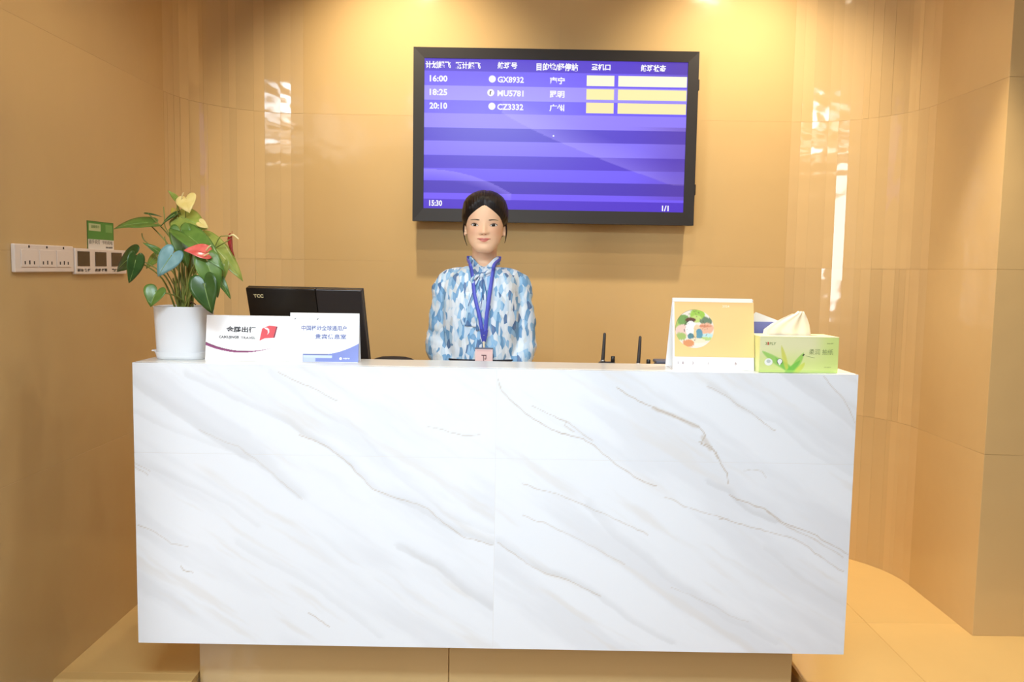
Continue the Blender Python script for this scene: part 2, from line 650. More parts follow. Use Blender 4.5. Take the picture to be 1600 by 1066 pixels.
# ------------------------------------------------------------------ reception counter
VEINS = [
    ('B', 0.0355, [(-1.095, 1.0), (-0.968, 0.916), (-0.811, 0.809), (-0.682, 0.738), (-0.596, 0.658)], 0.75),
    ('B', 0.0199, [(-0.937, 1.032), (-0.781, 0.948), (-0.623, 0.878), (-0.523, 0.821), (-0.436, 0.75), (-0.349, 0.67), (-0.233, 0.62), (-0.116, 0.556), (0.0, 0.513)], 0.6),
    ('T', 0.0028, [(-0.595, 0.849), (-0.523, 0.818), (-0.436, 0.747), (-0.371, 0.68), (-0.291, 0.649), (-0.204, 0.618), (-0.087, 0.534), (0.0, 0.508)], 0.6),
    ('B', 0.0255, [(-0.291, 0.493), (-0.174, 0.443), (-0.085, 0.369), (0.003, 0.31)], 0.7),
    ('B', 0.017, [(-1.1, 0.76), (-0.957, 0.696), (-0.813, 0.625), (-0.727, 0.567)], 0.4),
    ('T', 0.0021, [(-1.101, 0.745), (-1.058, 0.709)], 0.6),
    ('T', 0.0021, [(-1.1, 0.756), (-1.051, 0.724)], 0.5),
    ('T', 0.0021, [(-1.093, 0.561), (-1.04, 0.544), (-0.99, 0.503), (-0.939, 0.492)], 0.5),
    ('B', 0.0227, [(-0.786, 0.507), (-0.641, 0.419), (-0.48, 0.317), (-0.348, 0.213)], 0.35),
    ('T', 0.0021, [(-0.568, 0.277), (-0.524, 0.255), (-0.502, 0.238)], 0.7),
    ('T', 0.0021, [(-0.962, 0.433), (-0.955, 0.421), (-0.925, 0.414)], 0.7),
    ('T', 0.0026, [(-0.658, 1.039), (-0.594, 1.002), (-0.522, 0.974), (-0.479, 0.953)], 0.6),
    ('T', 0.0021, [(-0.206, 0.885), (-0.149, 0.872), (-0.091, 0.855), (-0.045, 0.853)], 0.45),
    ('T', 0.0021, [(-0.897, 0.859), (-0.782, 0.802), (-0.682, 0.731), (-0.61, 0.666), (-0.588, 0.644)], 0.35),
    ('B', 0.017, [(-1.097, 0.913), (-0.897, 0.829), (-0.754, 0.773)], 0.4),
    ('B', 0.0199, [(-0.68, 1.036), (-0.551, 0.923), (-0.408, 0.853), (-0.292, 0.723), (-0.146, 0.607), (-0.0, 0.55)], 0.25),
    ('T', 0.0031, [(0.004, 1.026), (0.015, 0.993), (0.037, 0.969), (0.095, 0.919), (0.168, 0.877), (0.269, 0.842), (0.342, 0.792), (0.431, 0.735), (0.497, 0.704)], 0.8),
    ('T', 0.0021, [(0.109, 0.949), (0.145, 0.935), (0.21, 0.9), (0.261, 0.861), (0.298, 0.835)], 0.6),
    ('T', 0.0017, [(0.181, 0.914), (0.217, 0.9), (0.21, 0.885), (0.24, 0.864)], 0.5),
    ('T', 0.0031, [(0.365, 1.011), (0.423, 0.976), (0.511, 0.938), (0.613, 0.892), (0.643, 0.863)], 0.8),
    ('D', 0.0085, [(0.482, 0.948), (0.554, 0.92), (0.62, 0.885)], 0.5),
    ('T', 0.0021, [(0.643, 0.863), (0.629, 0.834), (0.68, 0.813), (0.696, 0.777), (0.715, 0.747), (0.716, 0.714)], 0.8),
    ('T', 0.0021, [(0.622, 0.841), (0.665, 0.827), (0.688, 0.791)], 0.7),
    ('D', 0.0113, [(0.636, 0.856), (0.661, 0.82)], 0.4),
    ('B', 0.017, [(0.655, 0.717), (0.721, 0.689), (0.781, 0.638), (0.87, 0.602)], 0.8),
    ('T', 0.0028, [(0.722, 0.681), (0.825, 0.642), (0.929, 0.581), (1.018, 0.538), (1.1, 0.507)], 0.7),
    ('T', 0.0023, [(0.527, 0.666), (0.622, 0.635), (0.769, 0.593), (0.901, 0.558), (1.02, 0.493), (1.088, 0.45)], 0.55),
    ('T', 0.0023, [(0.084, 0.707), (0.186, 0.679), (0.288, 0.641), (0.377, 0.594), (0.48, 0.551)], 0.55),
    ('T', 0.0023, [(0.089, 0.611), (0.188, 0.568), (0.306, 0.511), (0.41, 0.453)], 0.4),
    ('B', 0.0199, [(0.015, 0.521), (0.103, 0.47), (0.236, 0.412), (0.325, 0.361), (0.444, 0.272), (0.564, 0.206)], 0.55),
    ('T', 0.0026, [(0.015, 0.518), (0.103, 0.462), (0.236, 0.405), (0.339, 0.354)], 0.55),
    ('B', 0.0284, [(0.288, 0.644), (0.378, 0.542), (0.482, 0.469), (0.587, 0.396), (0.692, 0.322), (0.887, 0.219)], 0.4),
    ('T', 0.0023, [(0.644, 1.019), (0.695, 0.988), (0.783, 0.938), (0.85, 0.889)], 0.6),
    ('B', 0.0567, [(0.877, 1.077), (0.996, 0.993), (1.13, 0.894)], 0.6),
    ('T', 0.0023, [(0.993, 1.058), (1.053, 0.994), (1.1, 0.915)], 0.5),
    ('T', 0.0023, [(0.84, 0.632), (0.959, 0.552), (1.086, 0.497)], 0.5),
    ('B', 0.0199, [(0.651, 1.016), (0.769, 0.945), (0.856, 0.918), (0.976, 0.818), (1.094, 0.761)], 0.35),
    ('B', 0.0227, [(0.844, 0.52), (0.966, 0.417), (1.086, 0.344)], 0.3),
    ('T', 0.002, [(0.557, 0.395), (0.677, 0.337), (0.796, 0.279)], 0.3),
    ('T', 0.0017, [(0.762, 0.756), (0.82, 0.757), (0.835, 0.735)], 0.4),
    ('T', 0.0017, [(0.695, 0.607), (0.724, 0.61)], 0.5),
]
prng = np.random.RandomState(5)
# smooth value noise for warping and streaks
_lat = prng.rand(64, 64)


def vnoise(x, y):
    xi, yi = np.floor(x).astype(int), np.floor(y).astype(int)
    fx, fy = x - xi, y - yi
    fx, fy = fx * fx * (3 - 2 * fx), fy * fy * (3 - 2 * fy)
    g = lambda a, b: _lat[a % 64, b % 64]
    return (g(xi, yi) * (1 - fx) + g(xi + 1, yi) * fx) * (1 - fy) + (g(xi, yi + 1) * (1 - fx) + g(xi + 1, yi + 1) * fx) * fy


def fbm(x, y, o=4):
    s, a, t = 0, 0.5, 0
    for k in range(o):
        s = s + a * vnoise(x * 2 ** k + 13.7 * k, y * 2 ** k + 7.1 * k)
        t += a
        a *= 0.5
    return s / t


def marble(x0, w, z0, h):
    def f(u, v):
        x, z = x0 + u * w, z0 + v * h
        wx = x + 0.014 * (fbm(x * 9, z * 9) - 0.5) + 0.004 * (fbm(x * 40, z * 40) - 0.5)
        wz = z + 0.030 * (fbm(x * 7 + 30, z * 7 + 9) - 0.5) + 0.006 * (fbm(x * 45 + 3, z * 45) - 0.5)
        side = 0.0 if x0 < -0.3 else 17.0
        # streaks along the bedding, running down to the right
        ca, sa = math.cos(math.radians(-33)), math.sin(math.radians(-33))
        s, t = wx * ca + wz * sa, -wx * sa + wz * ca
        st = fbm(s * 1.6 + side, t * 11 + side, 5)
        st2 = fbm(s * 3 + side + 5, t * 30 + side, 4)
        c = np.full((len(u), 3), (239, 241, 245), float)
        c = mix(c, (223, 224, 228), sstep(0.50, 0.74, st) * 0.50)
        c = mix(c, (228, 224, 220), sstep(0.58, 0.80, st2) * 0.5)
        for k, wd, pl, stg in VEINS:
            mx = np.mean([p[0] for p in pl])
            if (mx < 0.005) != (x0 < -0.3):
                continue
            d = np.full(len(u), 9.0)
            sg = np.zeros(len(u))
            for a, b in zip(pl[:-1], pl[1:]):
                ax, az, bx, bz = a[0], a[1], b[0], b[1]
                L2 = (bx - ax) ** 2 + (bz - az) ** 2 + 1e-9
                tt = np.clip(((wx - ax) * (bx - ax) + (wz - az) * (bz - az)) / L2, 0, 1)
                ex, ez = wx - (ax + tt * (bx - ax)), wz - (az + tt * (bz - az))
                dd = np.hypot(ex, ez)
                sg = np.where(dd < d, np.sign((bx - ax) * ez - (bz - az) * ex), sg)
                d = np.minimum(d, dd)
            if k == 'B':
                hw = wd * 0.5
                # sharp along the lower side, fading upwards
                lower = 1 - sstep(hw * 0.5, hw * 0.8, d)
                upper = 1 - sstep(0.0, hw * 2.2, d)
                q = np.where(sg > 0, upper, lower) * (0.6 + 0.8 * (st2 - 0.2))
                c = mix(c, (208, 208, 210), q * stg * 0.62)
            elif k == 'D':
                c = mix(c, (196, 182, 166), (1 - sstep(wd * 0.3, wd, d)) * stg)
            else:
                q = 1 - sstep(0.0003, 0.0019 + wd * 0.25, d)
                q = q * (0.35 + 0.9 * fbm(x * 25, z * 25))
                c = mix(c, (182, 164, 144), q * stg)
        return c
    return f


DX0, DX1 = -1.10, 1.10
DZ0, DZ1, DZM = 0.180, 1.060, 0.783
JX = 0.005
desk = empty('reception_counter', (0, 0.2, 0))
tag(desk, 'long floating white veined marble reception counter on a recessed stone plinth', 'counter')
for (a, b) in ((DX0, JX), (JX, DX1)):
    for (c0, c1) in ((DZ0, DZM), (DZM, DZ1)):
        g = 0.0006
        nx, ny = int((b - a) / 0.0036), int((c1 - c0) / 0.0036)
        paint('marble_slab', (a + g, 0, c0 + g), X, Z, b - a - 2 * g, c1 - c0 - 2 * g, nx, ny, marble(a, b - a, c0, c1 - c0), M_marble, desk, depth=0.02)
box('ledge_top', (DX0, 0.020, 1.030), (DX1, 0.200, 1.060), M_white_stone, desk, bev=0.002)
M_joint = mat('white_joint_filler', (226, 224, 222), 0.5)
box('joint_filler', (JX - 0.0008, 0.0007, DZ0), (JX + 0.0008, 0.018, DZ1 - 0.001), M_joint, desk, bev=0)
box('joint_filler', (DX0 + 0.001, 0.0007, DZM - 0.0008), (DX1 - 0.001, 0.018, DZM + 0.0008), M_joint, desk, bev=0)
box('ledge_back_panel', (DX0 + 0.02, 0.165, 0.865), (DX1 - 0.02, 0.185, 1.030), M_white_stone, desk)
box('side_panel', (DX0, 0.021, DZ0), (DX0 + 0.02, 0.185, 1.030), M_white_stone, desk)
box('side_panel', (DX1 - 0.02, 0.021, DZ0), (DX1, 0.185, 1.030), M_white_stone, desk)
box('underside_panel', (DX0 + 0.02, 0.021, DZ0), (DX1 - 0.02, 0.40, DZ0 + 0.02), M_white_stone, desk)
box('worktop', (DX0 + 0.02, 0.186, 0.835), (DX1 - 0.02, 0.47, 0.862), M_worktop, desk, bev=0.003)
box('pedestal', (DX0 + 0.03, 0.19, DZ0 + 0.022), (DX0 + 0.45, 0.45, 0.834), M_worktop, desk)
box('pedestal', (DX1 - 0.45, 0.19, DZ0 + 0.022), (DX1 - 0.03, 0.45, 0.834), M_worktop, desk)
PX = [-0.974, -0.143, 1.000]
for i in range(2):
    box('plinth_panel', (PX[i] + 0.001, 0.165, -0.15), (PX[i + 1] - 0.001, 0.182, DZ0 - 0.001), M_wall, desk, bev=0.002)
box('plinth_end', (PX[0], 0.183, -0.149), (PX[0] + 0.016, 0.39, DZ0 - 0.001), M_wall, desk)
box('plinth_end', (PX[2] - 0.016, 0.183, -0.149), (PX[2], 0.39, DZ0 - 0.001), M_wall, desk)

# ------------------------------------------------------------------ flight display on the back wall
tv = empty('flight_display', (0.231, 1.47, 1.578))
tag(tv, 'large wall-mounted screen with a violet flight table and dark frame', 'screen')
TX0, TX1, TZ0, TZ1 = -0.426, 0.888, 1.578, 2.371
SX0, SX1, SZ0, SZ1 = -0.376, 0.839, 1.638, 2.323
TY = 1.42
box('case', (TX0 + 0.012, TY + 0.02, TZ0 + 0.012), (TX1 - 0.012, 1.512, TZ1 - 0.012), M_black, tv, bev=0.004)
box('wall_bracket', (0.0, 1.512, 1.80), (0.46, BY, 2.15), M_black, tv)
v, f = [], []
q = [(TX0, TZ0), (TX1, TZ0), (TX1, TZ1), (TX0, TZ1)]
s = [(SX0, SZ0), (SX1, SZ0), (SX1, SZ1), (SX0, SZ1)]
for i in range(4):
    j = (i + 1) % 4
    y0, y1, yb = TY, TY + 0.012, TY + 0.045
    P = [(q[i][0], y0, q[i][1]), (q[j][0], y0, q[j][1]), (s[j][0], y0 + 0.004, s[j][1]), (s[i][0], y0 + 0.004, s[i][1])]
    n = len(v)
    v += P + [(a[0], yb, a[2]) for a in P]
    f += [(n, n + 1, n + 2, n + 3), (n + 7, n + 6, n + 5, n + 4), (n, n + 4, n + 5, n + 1), (n + 3, n + 2, n + 6, n + 7)]
    bz = add('bezel_rail', v[n:n + 8], [tuple(k - n for k in g) for g in f[-4:]], M_bezel, tv)
for z in (1.72, 2.20):
    box('hinge_tab', (TX1 - 0.002, TY + 0.016, z), (TX1 + 0.008, TY + 0.04, z + 0.05), M_bezel, tv)

BAND = [0, .082, .178, .272, .362, .455, .545, .638, .728, .812, .895, .936, 1.0]
BC = [(88, 62, 208), (116, 94, 246), (158, 142, 255), (112, 90, 252), (146, 126, 255), (84, 60, 206), (134, 114, 255), (88, 62, 210),
      (118, 96, 255), (80, 56, 190), (120, 92, 250), (86, 56, 205)]


def screen_col(u, v):
    t = 1 - v
    c = np.zeros((len(u), 3))
    for i, k in enumerate(BC):
        m = (t >= BAND[i]) & (t <= BAND[i + 1] + 1e-6)
        c[m] = k
    # brighter swoosh: everything below-left of a long arc, and a small arc at the lower left
    arc = 0.27 + 0.55 * np.clip((u - 0.24) / 0.72, 0, 1) ** 0.75
    inside = (t > arc) | (u < 0.24)
    c = np.where(inside[:, None], c * 1.0, c * 1.0)
    edge = np.clip(1 - (arc - t) / 0.16, 0, 1) * (t < arc) * (u > 0.30)
    c = mix(c, (178, 164, 255), edge * 0.40)
    a2 = 0.735 + 0.16 * np.clip(u / 0.34, 0, 1) ** 2.2
    e2 = np.clip(1 - np.abs(t - a2) / 0.07, 0, 1) * (t > a2) * (u < 0.34) * (t < 0.94)
    c = mix(c, (172, 156, 255), e2 * 0.5)
    c = mix(c, (96, 66, 150), sstep(0.75, 1.05, u) * 0.45 * ((t < 0.1) | ((t > 0.43) & (t < 0.92))))
    return c


SW, SH = SX1 - SX0, SZ1 - SZ0
paint('screen_panel', (SX0, TY + 0.010, SZ0), X, Z, SW, SH, 150, 240, screen_col, M_screen, tv)


def sxy(px, py):
    """spot on the screen given in fractions of its width and height from the top left"""
    return (SX0 + SW * px, TY + 0.0095, SZ1 - SH * py)


def stext(b, u0, u1, t0, t1, bold=0.036):
    o = sxy(u0, t1)
    return text(b, SH * (t1 - t0), o, X, Z, M_txt, tv, width=SW * (u1 - u0), bold=bold)


stext('计划起飞', .004, .100, .018, .066)
stext('预计起飞', .118, .213, .020, .068)
stext('航班号', .277, .352, .016, .062)
stext('目的地/经停站', .425, .583, .018, .070)
stext('登机口', .633, .706, .018, .062)
stext('航班状态', .821, .917, .018, .064)
for k, (tm, fl, ci) in enumerate((('16:00', 'GX8932', '南宁'), ('18:25', 'MU5781', '昆明'), ('20:10', 'CZ3332', '广州'))):
    t = (.110, .200, .290)[k]
    stext(tm, .020, .088, t, t + .044)
    stext(fl, .278, .378, t + .002, t + .044)
    stext(ci, .477, .534, t, t + .048)
    v, f = disc_geo(sxy(.258 - (.005 if k == 1 else 0), t + .020), X, Z, .0165)
    o = add('airline_emblem', v, f, M_txt, tv)
    M_cell = mat('lit_cell_%d' % k, (20, 20, 20), 0.5, 0.2, emit=((255, 251, 226), (253, 244, 178), (253, 240, 182))[k], estr=1.0)
    for (u0, u1) in ((.617, .722), (.737, .998)):
        a, b = sxy(u0, t + .055), sxy(u1, t - .015)
        v = [(a[0], a[1] + .0002, a[2]), (b[0], a[1] + .0002, a[2]), (b[0], a[1] + .0002, b[2]), (a[0], a[1] + .0002, b[2])]
        add('status_cell', v, [(0, 1, 2, 3)], M_cell, tv)
v, f = prism([(-.004, -.008), (.001, -.009), (.001, -.001), (.005, .008), (-.001, .008), (-.004, .0)], sxy(.252, .22), X, Z, -0.0004)
add('airline_emblem', v, f, mat('emblem_ink', (60, 58, 70), 0.5), tv)
stext('15:30', .022, .072, .944, .984)
stext('1/1', .918, .944, .955, .993)
v, f = disc_geo(sxy(.495, .50), X, Z, .004)
add('cursor_spot', v, f, M_txt, tv)

# ------------------------------------------------------------------ potted anthurium on the left end
plant = empty('potted_anthurium', (-0.998, 0.150, 1.060))
tag(plant, 'potted anthurium with heart leaves and red flowers in a white pot', 'plant')


def superring(c, hx, hy, z, e=3.3, n=40, rot=0.0):
    o = []
    for k in range(n):
        a = 2 * PI * k / n
        ca, sa = math.cos(a), math.sin(a)
        x = hx * math.copysign(abs(ca) ** (2 / e), ca)
        y = hy * math.copysign(abs(sa) ** (2 / e), sa)
        o.append((c[0] + x * math.cos(rot) - y * math.sin(rot), c[1] + x * math.sin(rot) + y * math.cos(rot), z))
    return o


PC = (-0.998, 0.150)
M_pot = mat('white_glazed_pot', (238, 239, 242), 0.28)
pr = [superring(PC, a, a, z) for a, z in ((.074, 1.066), (.076, 1.069), (.078, 1.12), (.0825, 1.221), (.084, 1.2245), (.0835, 1.2265), (.0805, 1.2265), (.0795, 1.221), (.0775, 1.19))]
v, f = loft(pr)
add('pot', v, f, M_pot, plant, True)
v, f = loft([superring(PC, .0765, .0765, z) for z in (1.186, 1.198)])
M_soil = mat('potting_soil', (62, 44, 30), 0.95, 0.1)
add('soil', v, f, M_soil, plant)
v, f = loft([superring(PC, a, b, z) for a, b, z in ((.073, .070, 1.0605), (.076, .073, 1.062), (.079, .076, 1.074), (.0825, .078, 1.083), (.083, .0785, 1.0845), (.081, .077, 1.0845), (.077, .073, 1.070), (.074, .070, 1.0655))])
add('saucer', v, f, M_pot, plant, True)
v, f = prism([(-.004, -.016), (.014, -.022), (.014, .022), (-.004, .016)], (-1.090, .140, 1.086), X, Y, 0.004)
add('saucer_lip', v, f, M_pot, plant)


def leaf_mat(name, c, c2, rough=0.3):
    m = mat(name, c, rough, 0.45)
    tc = nd(m, 'ShaderNodeTexCoord')
    n = nd(m, 'ShaderNodeTexNoise')
    n.inputs['Scale'].default_value = 28
    r = ramp(m, [(0.35, c), (0.7, c2)])
    lk(m, tc.outputs['Object'], n.inputs['Vector'])
    lk(m, n.outputs['Fac'], r.inputs['Fac'])
    lk(m, r.outputs['Color'], bsdf(m).inputs['Base Color'])
    bsdf(m).inputs['Subsurface Weight'].default_value = 0.0
    return m


LM = dict(
    blue_leaf=leaf_mat('silvery_blue_leaf', (120, 158, 158), (96, 138, 136), 0.32),
    dark_leaf=leaf_mat('dark_green_leaf', (62, 92, 40), (46, 76, 30)),
    mid_leaf=leaf_mat('green_leaf', (104, 134, 58), (80, 114, 46)),
    light_leaf=leaf_mat('young_green_leaf', (164, 170, 80), (136, 154, 64)),
    yellow_leaf=leaf_mat('yellowing_leaf', (188, 158, 52), (166, 146, 56), 0.45),
    yellow_spathe=leaf_mat('yellow_spathe_skin', (234, 210, 136), (222, 194, 108), 0.4),
    red_spathe=leaf_mat('red_spathe_skin', (228, 112, 98), (204, 70, 64), 0.22),
    dark_red_spathe=leaf_mat('dark_red_spathe_skin', (178, 52, 54), (140, 36, 40), 0.25))
M_stem = leaf_mat('stem_green', (146, 148, 72), (116, 124, 54), 0.45)
M_spadix = mat('cream_spadix', (240, 220, 160), 0.5)
M_vein = mat('leaf_midrib', (150, 176, 96), 0.4)
OUT = [(0, 1.0), (6, .90), (12, .80), (22, .68), (35, .59), (50, .53), (70, .485), (95, .47), (120, .47), (140, .45), (155, .38), (168, .24), (176, .10), (180, .05)]


def leaf_geo(a, t, wf, nrm, fold, curl=0.16, rings=5, na=48):
    a, t = Vector(a), Vector(t)
    d = t - a
    L = d.length
    d.normalize()
    n = Vector(nrm)
    n = (n - d * n.dot(d)).normalized()
    if n.y > 0:
        n = -n
    lat = d.cross(n).normalized()
    V = [a]
    for r in range(1, rings + 1):
        for k in range(na):
            ang = 360 * k / na
            h = ang if ang <= 180 else 360 - ang
            rad = float(np.interp(h, [p[0] for p in OUT], [p[1] for p in OUT])) * L * r / rings
            x, y = rad * math.cos(math.radians(ang)), rad * math.sin(math.radians(ang)) * wf
            zz = abs(y) * fold - curl * (x * x + 0.6 * y * y) / L + 0.012 * L * math.sin(9 * y / L + 4 * x / L)
            V.append(a + d * x + lat * y + n * zz)
    F = [(0, 1 + k, 1 + (k + 1) % na) for k in range(na)]
    for r in range(rings - 1):
        for k in range(na):
            p, q = 1 + r * na + k, 1 + r * na + (k + 1) % na
            F.append((p, p + na, q + na, q))
    return V, F, d, n, L


LEAVES = [
    ('leaf', 'blue_leaf', (-0.982, 0.02, 1.385), (-1.02, 0.0, 1.322), 0.95, (0.25, -0.9, 0.35), 0.15),
    ('leaf', 'dark_leaf', (-1.136, 0.1, 1.38), (-1.21, 0.12, 1.336), 0.95, (0.1, -0.75, 0.55), 0.15),
    ('leaf', 'dark_leaf', (-1.083, 0.0, 1.369), (-1.089, -0.02, 1.3), 0.8, (0.8, -0.6, 0.1), 0.2),
    ('leaf', 'mid_leaf', (-1.034, 0.03, 1.274), (-1.048, 0.01, 1.231), 1.5, (0, -0.85, 0.45), 0.45),
    ('leaf', 'mid_leaf', (-1.094, 0.12, 1.485), (-1.174, 0.06, 1.478), 0.95, (0.05, -0.45, 0.9), 0.15),
    ('leaf', 'dark_leaf', (-1.012, 0.12, 1.512), (-1.05, 0.1, 1.483), 0.5, (0, -0.5, 0.8), 0.2),
    ('leaf', 'light_leaf', (-0.99, 0.12, 1.504), (-0.903, 0.08, 1.478), 0.95, (-0.2, -0.75, 0.6), -0.15),
    ('leaf', 'yellow_leaf', (-1.017, 0.14, 1.524), (-1.01, 0.13, 1.488), 0.8, (0, -0.9, 0.2), 0.1),
    ('leaf', 'light_leaf', (-1.007, 0.12, 1.563), (-1.021, 0.1, 1.585), 0.6, (0, -0.8, 0.5), 0.2),
    ('leaf', 'mid_leaf', (-0.947, 0.06, 1.445), (-0.811, -0.02, 1.364), 0.5, (0.25, -0.65, 0.7), 0.3),
    ('leaf', 'mid_leaf', (-0.977, 0.08, 1.449), (-0.956, 0.06, 1.35), 0.7, (0, -0.9, 0.3), 0.2),
    ('leaf', 'light_leaf', (-0.9, 0.11, 1.425), (-0.776, 0.06, 1.329), 0.5, (0.45, -0.6, 0.6), 0.25),
    ('leaf', 'dark_leaf', (-0.87, -0.02, 1.301), (-0.85, -0.03, 1.213), 1.0, (-0.1, -0.95, 0.25), 0.35),
    ('leaf', 'mid_leaf', (-0.866, 0.0, 1.362), (-0.835, -0.01, 1.262), 0.75, (0.2, -0.9, 0.3), 0.3),
    ('leaf', 'light_leaf', (-0.835, 0.05, 1.359), (-0.834, 0.04, 1.31), 0.65, (0.2, -0.9, 0.3), 0.3),
    ('leaf', 'mid_leaf', (-0.845, 0.04, 1.315), (-0.808, 0.03, 1.258), 0.4, (0.3, -0.8, 0.4), 0.3),
    ('leaf', 'light_leaf', (-0.972, 0.16, 1.392), (-0.973, 0.15, 1.331), 0.95, (0, -1, 0.2), 0.1),
    ('leaf', 'light_leaf', (-1.091, 0.16, 1.378), (-1.121, 0.15, 1.345), 0.8, (0, -0.9, 0.4), 0.1),
    ('leaf', 'mid_leaf', (-1.069, 0.12, 1.399), (-1.102, 0.1, 1.425), 0.5, (0.2, -0.8, 0.5), 0.3),
    ('leaf', 'dark_leaf', (-1.098, 0.13, 1.515), (-1.056, 0.13, 1.509), 0.15, (0, -0.8, 0.5), 0.1),
    ('spathe', 'yellow_spathe', (-0.967, 0.1, 1.56), (-0.949, 0.07, 1.521), 1.3, (0, -0.9, 0.35), 0.15),
    ('spathe', 'red_spathe', (-0.875, 0.0, 1.394), (-0.923, -0.03, 1.405), 1.0, (0, -0.8, 0.55), 0.3),
    ('spathe', 'dark_red_spathe', (-0.822, 0.08, 1.44), (-0.816, 0.06, 1.385), 0.65, (-0.75, -0.6, 0.1), 0.3),
    ('spathe', 'yellow_spathe', (-0.92, 0.09, 1.487), (-0.894, 0.08, 1.472), 0.9, (0.0, -0.9, 0.3), 0.2),
]
BASE = Vector((-0.996, 0.145, 1.205))
rl = random.Random(4)
for kind, m, a, t, wf, nrm, fold in LEAVES:
    V, F, d, n, L = leaf_geo(a, t, wf, nrm, fold)
    o = add('leaf' if kind == 'leaf' else 'flower_spathe', V, F, LM[m], plant, True)
    so = o.modifiers.new('thickness', 'SOLIDIFY')
    so.thickness = 0.0011
    if m == 'blue_leaf':
        tag(o, label='silvery blue leaf')
    elif kind == 'spathe':
        tag(o, label={'y': 'yellow spathe', 'r': 'red spathe', 'd': 'dark red spathe'}[m[0]])
    # raised midrib
    if L > 0.02 and wf > 0.3:
        av, tv_ = Vector(a), Vector(t)
        pts = [av + d * L * q + n * (-0.16 * L * q * q + 0.0012) for q in (0.02, .3, .6, .9)]
        vv, ff = tube(pts, [0.0010, .0009, .0007, .0003], n=5, sub=2)
        add('midrib', vv, ff, M_vein if kind == 'leaf' and m != 'yellow_leaf' else LM[m], o, True)
    # petiole rises from the pot and bends out to the leaf
    av = Vector(a)
    b = BASE + Vector((rl.uniform(-.022, .022), rl.uniform(-.022, .022), -.01))
    if a[2] > 1.25:
        m1 = b.lerp(av, 0.5) + Vector(((b.x - av.x) * 0.16, 0.012, abs(av.z - b.z) * 0.12 + 0.01))
        vv, ff = tube([b, m1, av], [0.0032, 0.0026, 0.0016], n=7, sub=6)
    else:
        vv, ff = tube([b, b.lerp(av, .5) + Vector((0, -.01, .05)), av], [0.003, .0026, .0016], n=7, sub=6)
    add('petiole', vv, ff, M_stem, plant, True)
for pts, r in (([(-.866, -.010, 1.401), (-.851, -.03, 1.410), (-.842, -.04, 1.415)], .0030),
               ([(-.826, .075, 1.447), (-.805, .05, 1.450), (-.787, .04, 1.438)], .0030),
               ([(-.982, .1, 1.558), (-.975, .09, 1.569), (-.969, .085, 1.578)], .0022),
               ([(-.872, -.012, 1.384), (-.852, -.03, 1.392)], .0028)):
    vv, ff = tube(pts, [r, r * .95, r * .6][:len(pts)] if len(pts) == 3 else [r, r * .6], n=8)
    add('spadix', vv, ff, M_spadix, plant, True)
for pts in ([(-.905, .10, 1.35), (-.866, .09, 1.436), (-.844, .08, 1.447), (-.826, .078, 1.447)],
            [(-1.05, .13, 1.536), (-1.048, .13, 1.506), (-1.042, .12, 1.476), (-1.02, .11, 1.435), (-.99, .10, 1.33)],
            [(-.985, .11, 1.30), (-1.002, .12, 1.48), (-1.003, .12, 1.528), (-.999, .11, 1.561)],
            [(-1.115, .12, 1.452), (-1.11, .12, 1.433), (-1.08, .12, 1.40), (-1.0, .11, 1.27)],
            [(-1.036, .1, 1.442), (-1.032, .1, 1.423), (-1.0, .1, 1.30)]):
    vv, ff = tube(pts, [.0017] * len(pts), n=6)
    add('stalk', vv, ff, M_stem, plant, True)
for k in range(11):
    a = 2 * PI * k / 11
    b = BASE + Vector((.012 * math.cos(a), .012 * math.sin(a), -.012))
    e = BASE + Vector((.030 * math.cos(a) + rl.uniform(-.01, .01), .02 * math.sin(a), rl.uniform(.07, .12)))
    vv, ff = tube([b, b.lerp(e, .5), e], [.0042, .0036, .0024], n=7)
    add('stalk', vv, ff, M_stem, plant, True)
for e in ((-.960, .12, 1.238), (-.965, .11, 1.228), (-.954, .13, 1.232)):
    vv, ff = tube([BASE, BASE.lerp(Vector(e), .6) + Vector((0, 0, .015)), e], .0016, n=6)
    add('aerial_root', vv, ff, mat('brown_root', (96, 58, 34), 0.8) if e[1] == .12 else bpy.data.materials['brown_root'], plant, True)

# ------------------------------------------------------------------ two table-tent signs on the left
M_blue_ink = mat('slate_blue_ink', (112, 122, 172), 0.5)
M_grey_ink = mat('pale_grey_ink', (176, 178, 186), 0.5)


def tent(name, label, x0, x1, y, zb, h, lean, depth, face_fn, nx, ny, yaw=0.0, inset=0.0):
    """folded card standing as an A: printed front leaf, plain back leaf, foot strip"""
    r = empty(name, ((x0 + x1) / 2, y, zb))
    tag(r, label, 'sign')
    ex = Vector((math.cos(yaw), math.sin(yaw), 0))
    ny_ = Vector((-math.sin(yaw), math.cos(yaw), 0))
    eu = (Z * math.cos(lean) + ny_ * math.sin(lean)).normalized()
    w = (x1 - x0)
    o = Vector((x0, y, zb))
    paint('front_leaf', o, ex, eu, w, h, nx, ny, face_fn, M_print, r, depth=0.0018)
    top = o + eu * h
    back = o + ny_ * depth
    eb = (top - back).normalized()
    v, f = prism([(inset, 0), (w, 0), (w, (top - back).length), (inset, (top - back).length)], back, ex, eb, -0.0016)
    add('back_leaf', v, f, M_card, r)
    v, f = prism([(inset, 0), (w, 0), (w, depth), (inset, depth)], o + Z * 0.0016, ex, ny_, 0.0014)
    add('foot_strip', v, f, M_card, r)
    return r, o, ex, eu


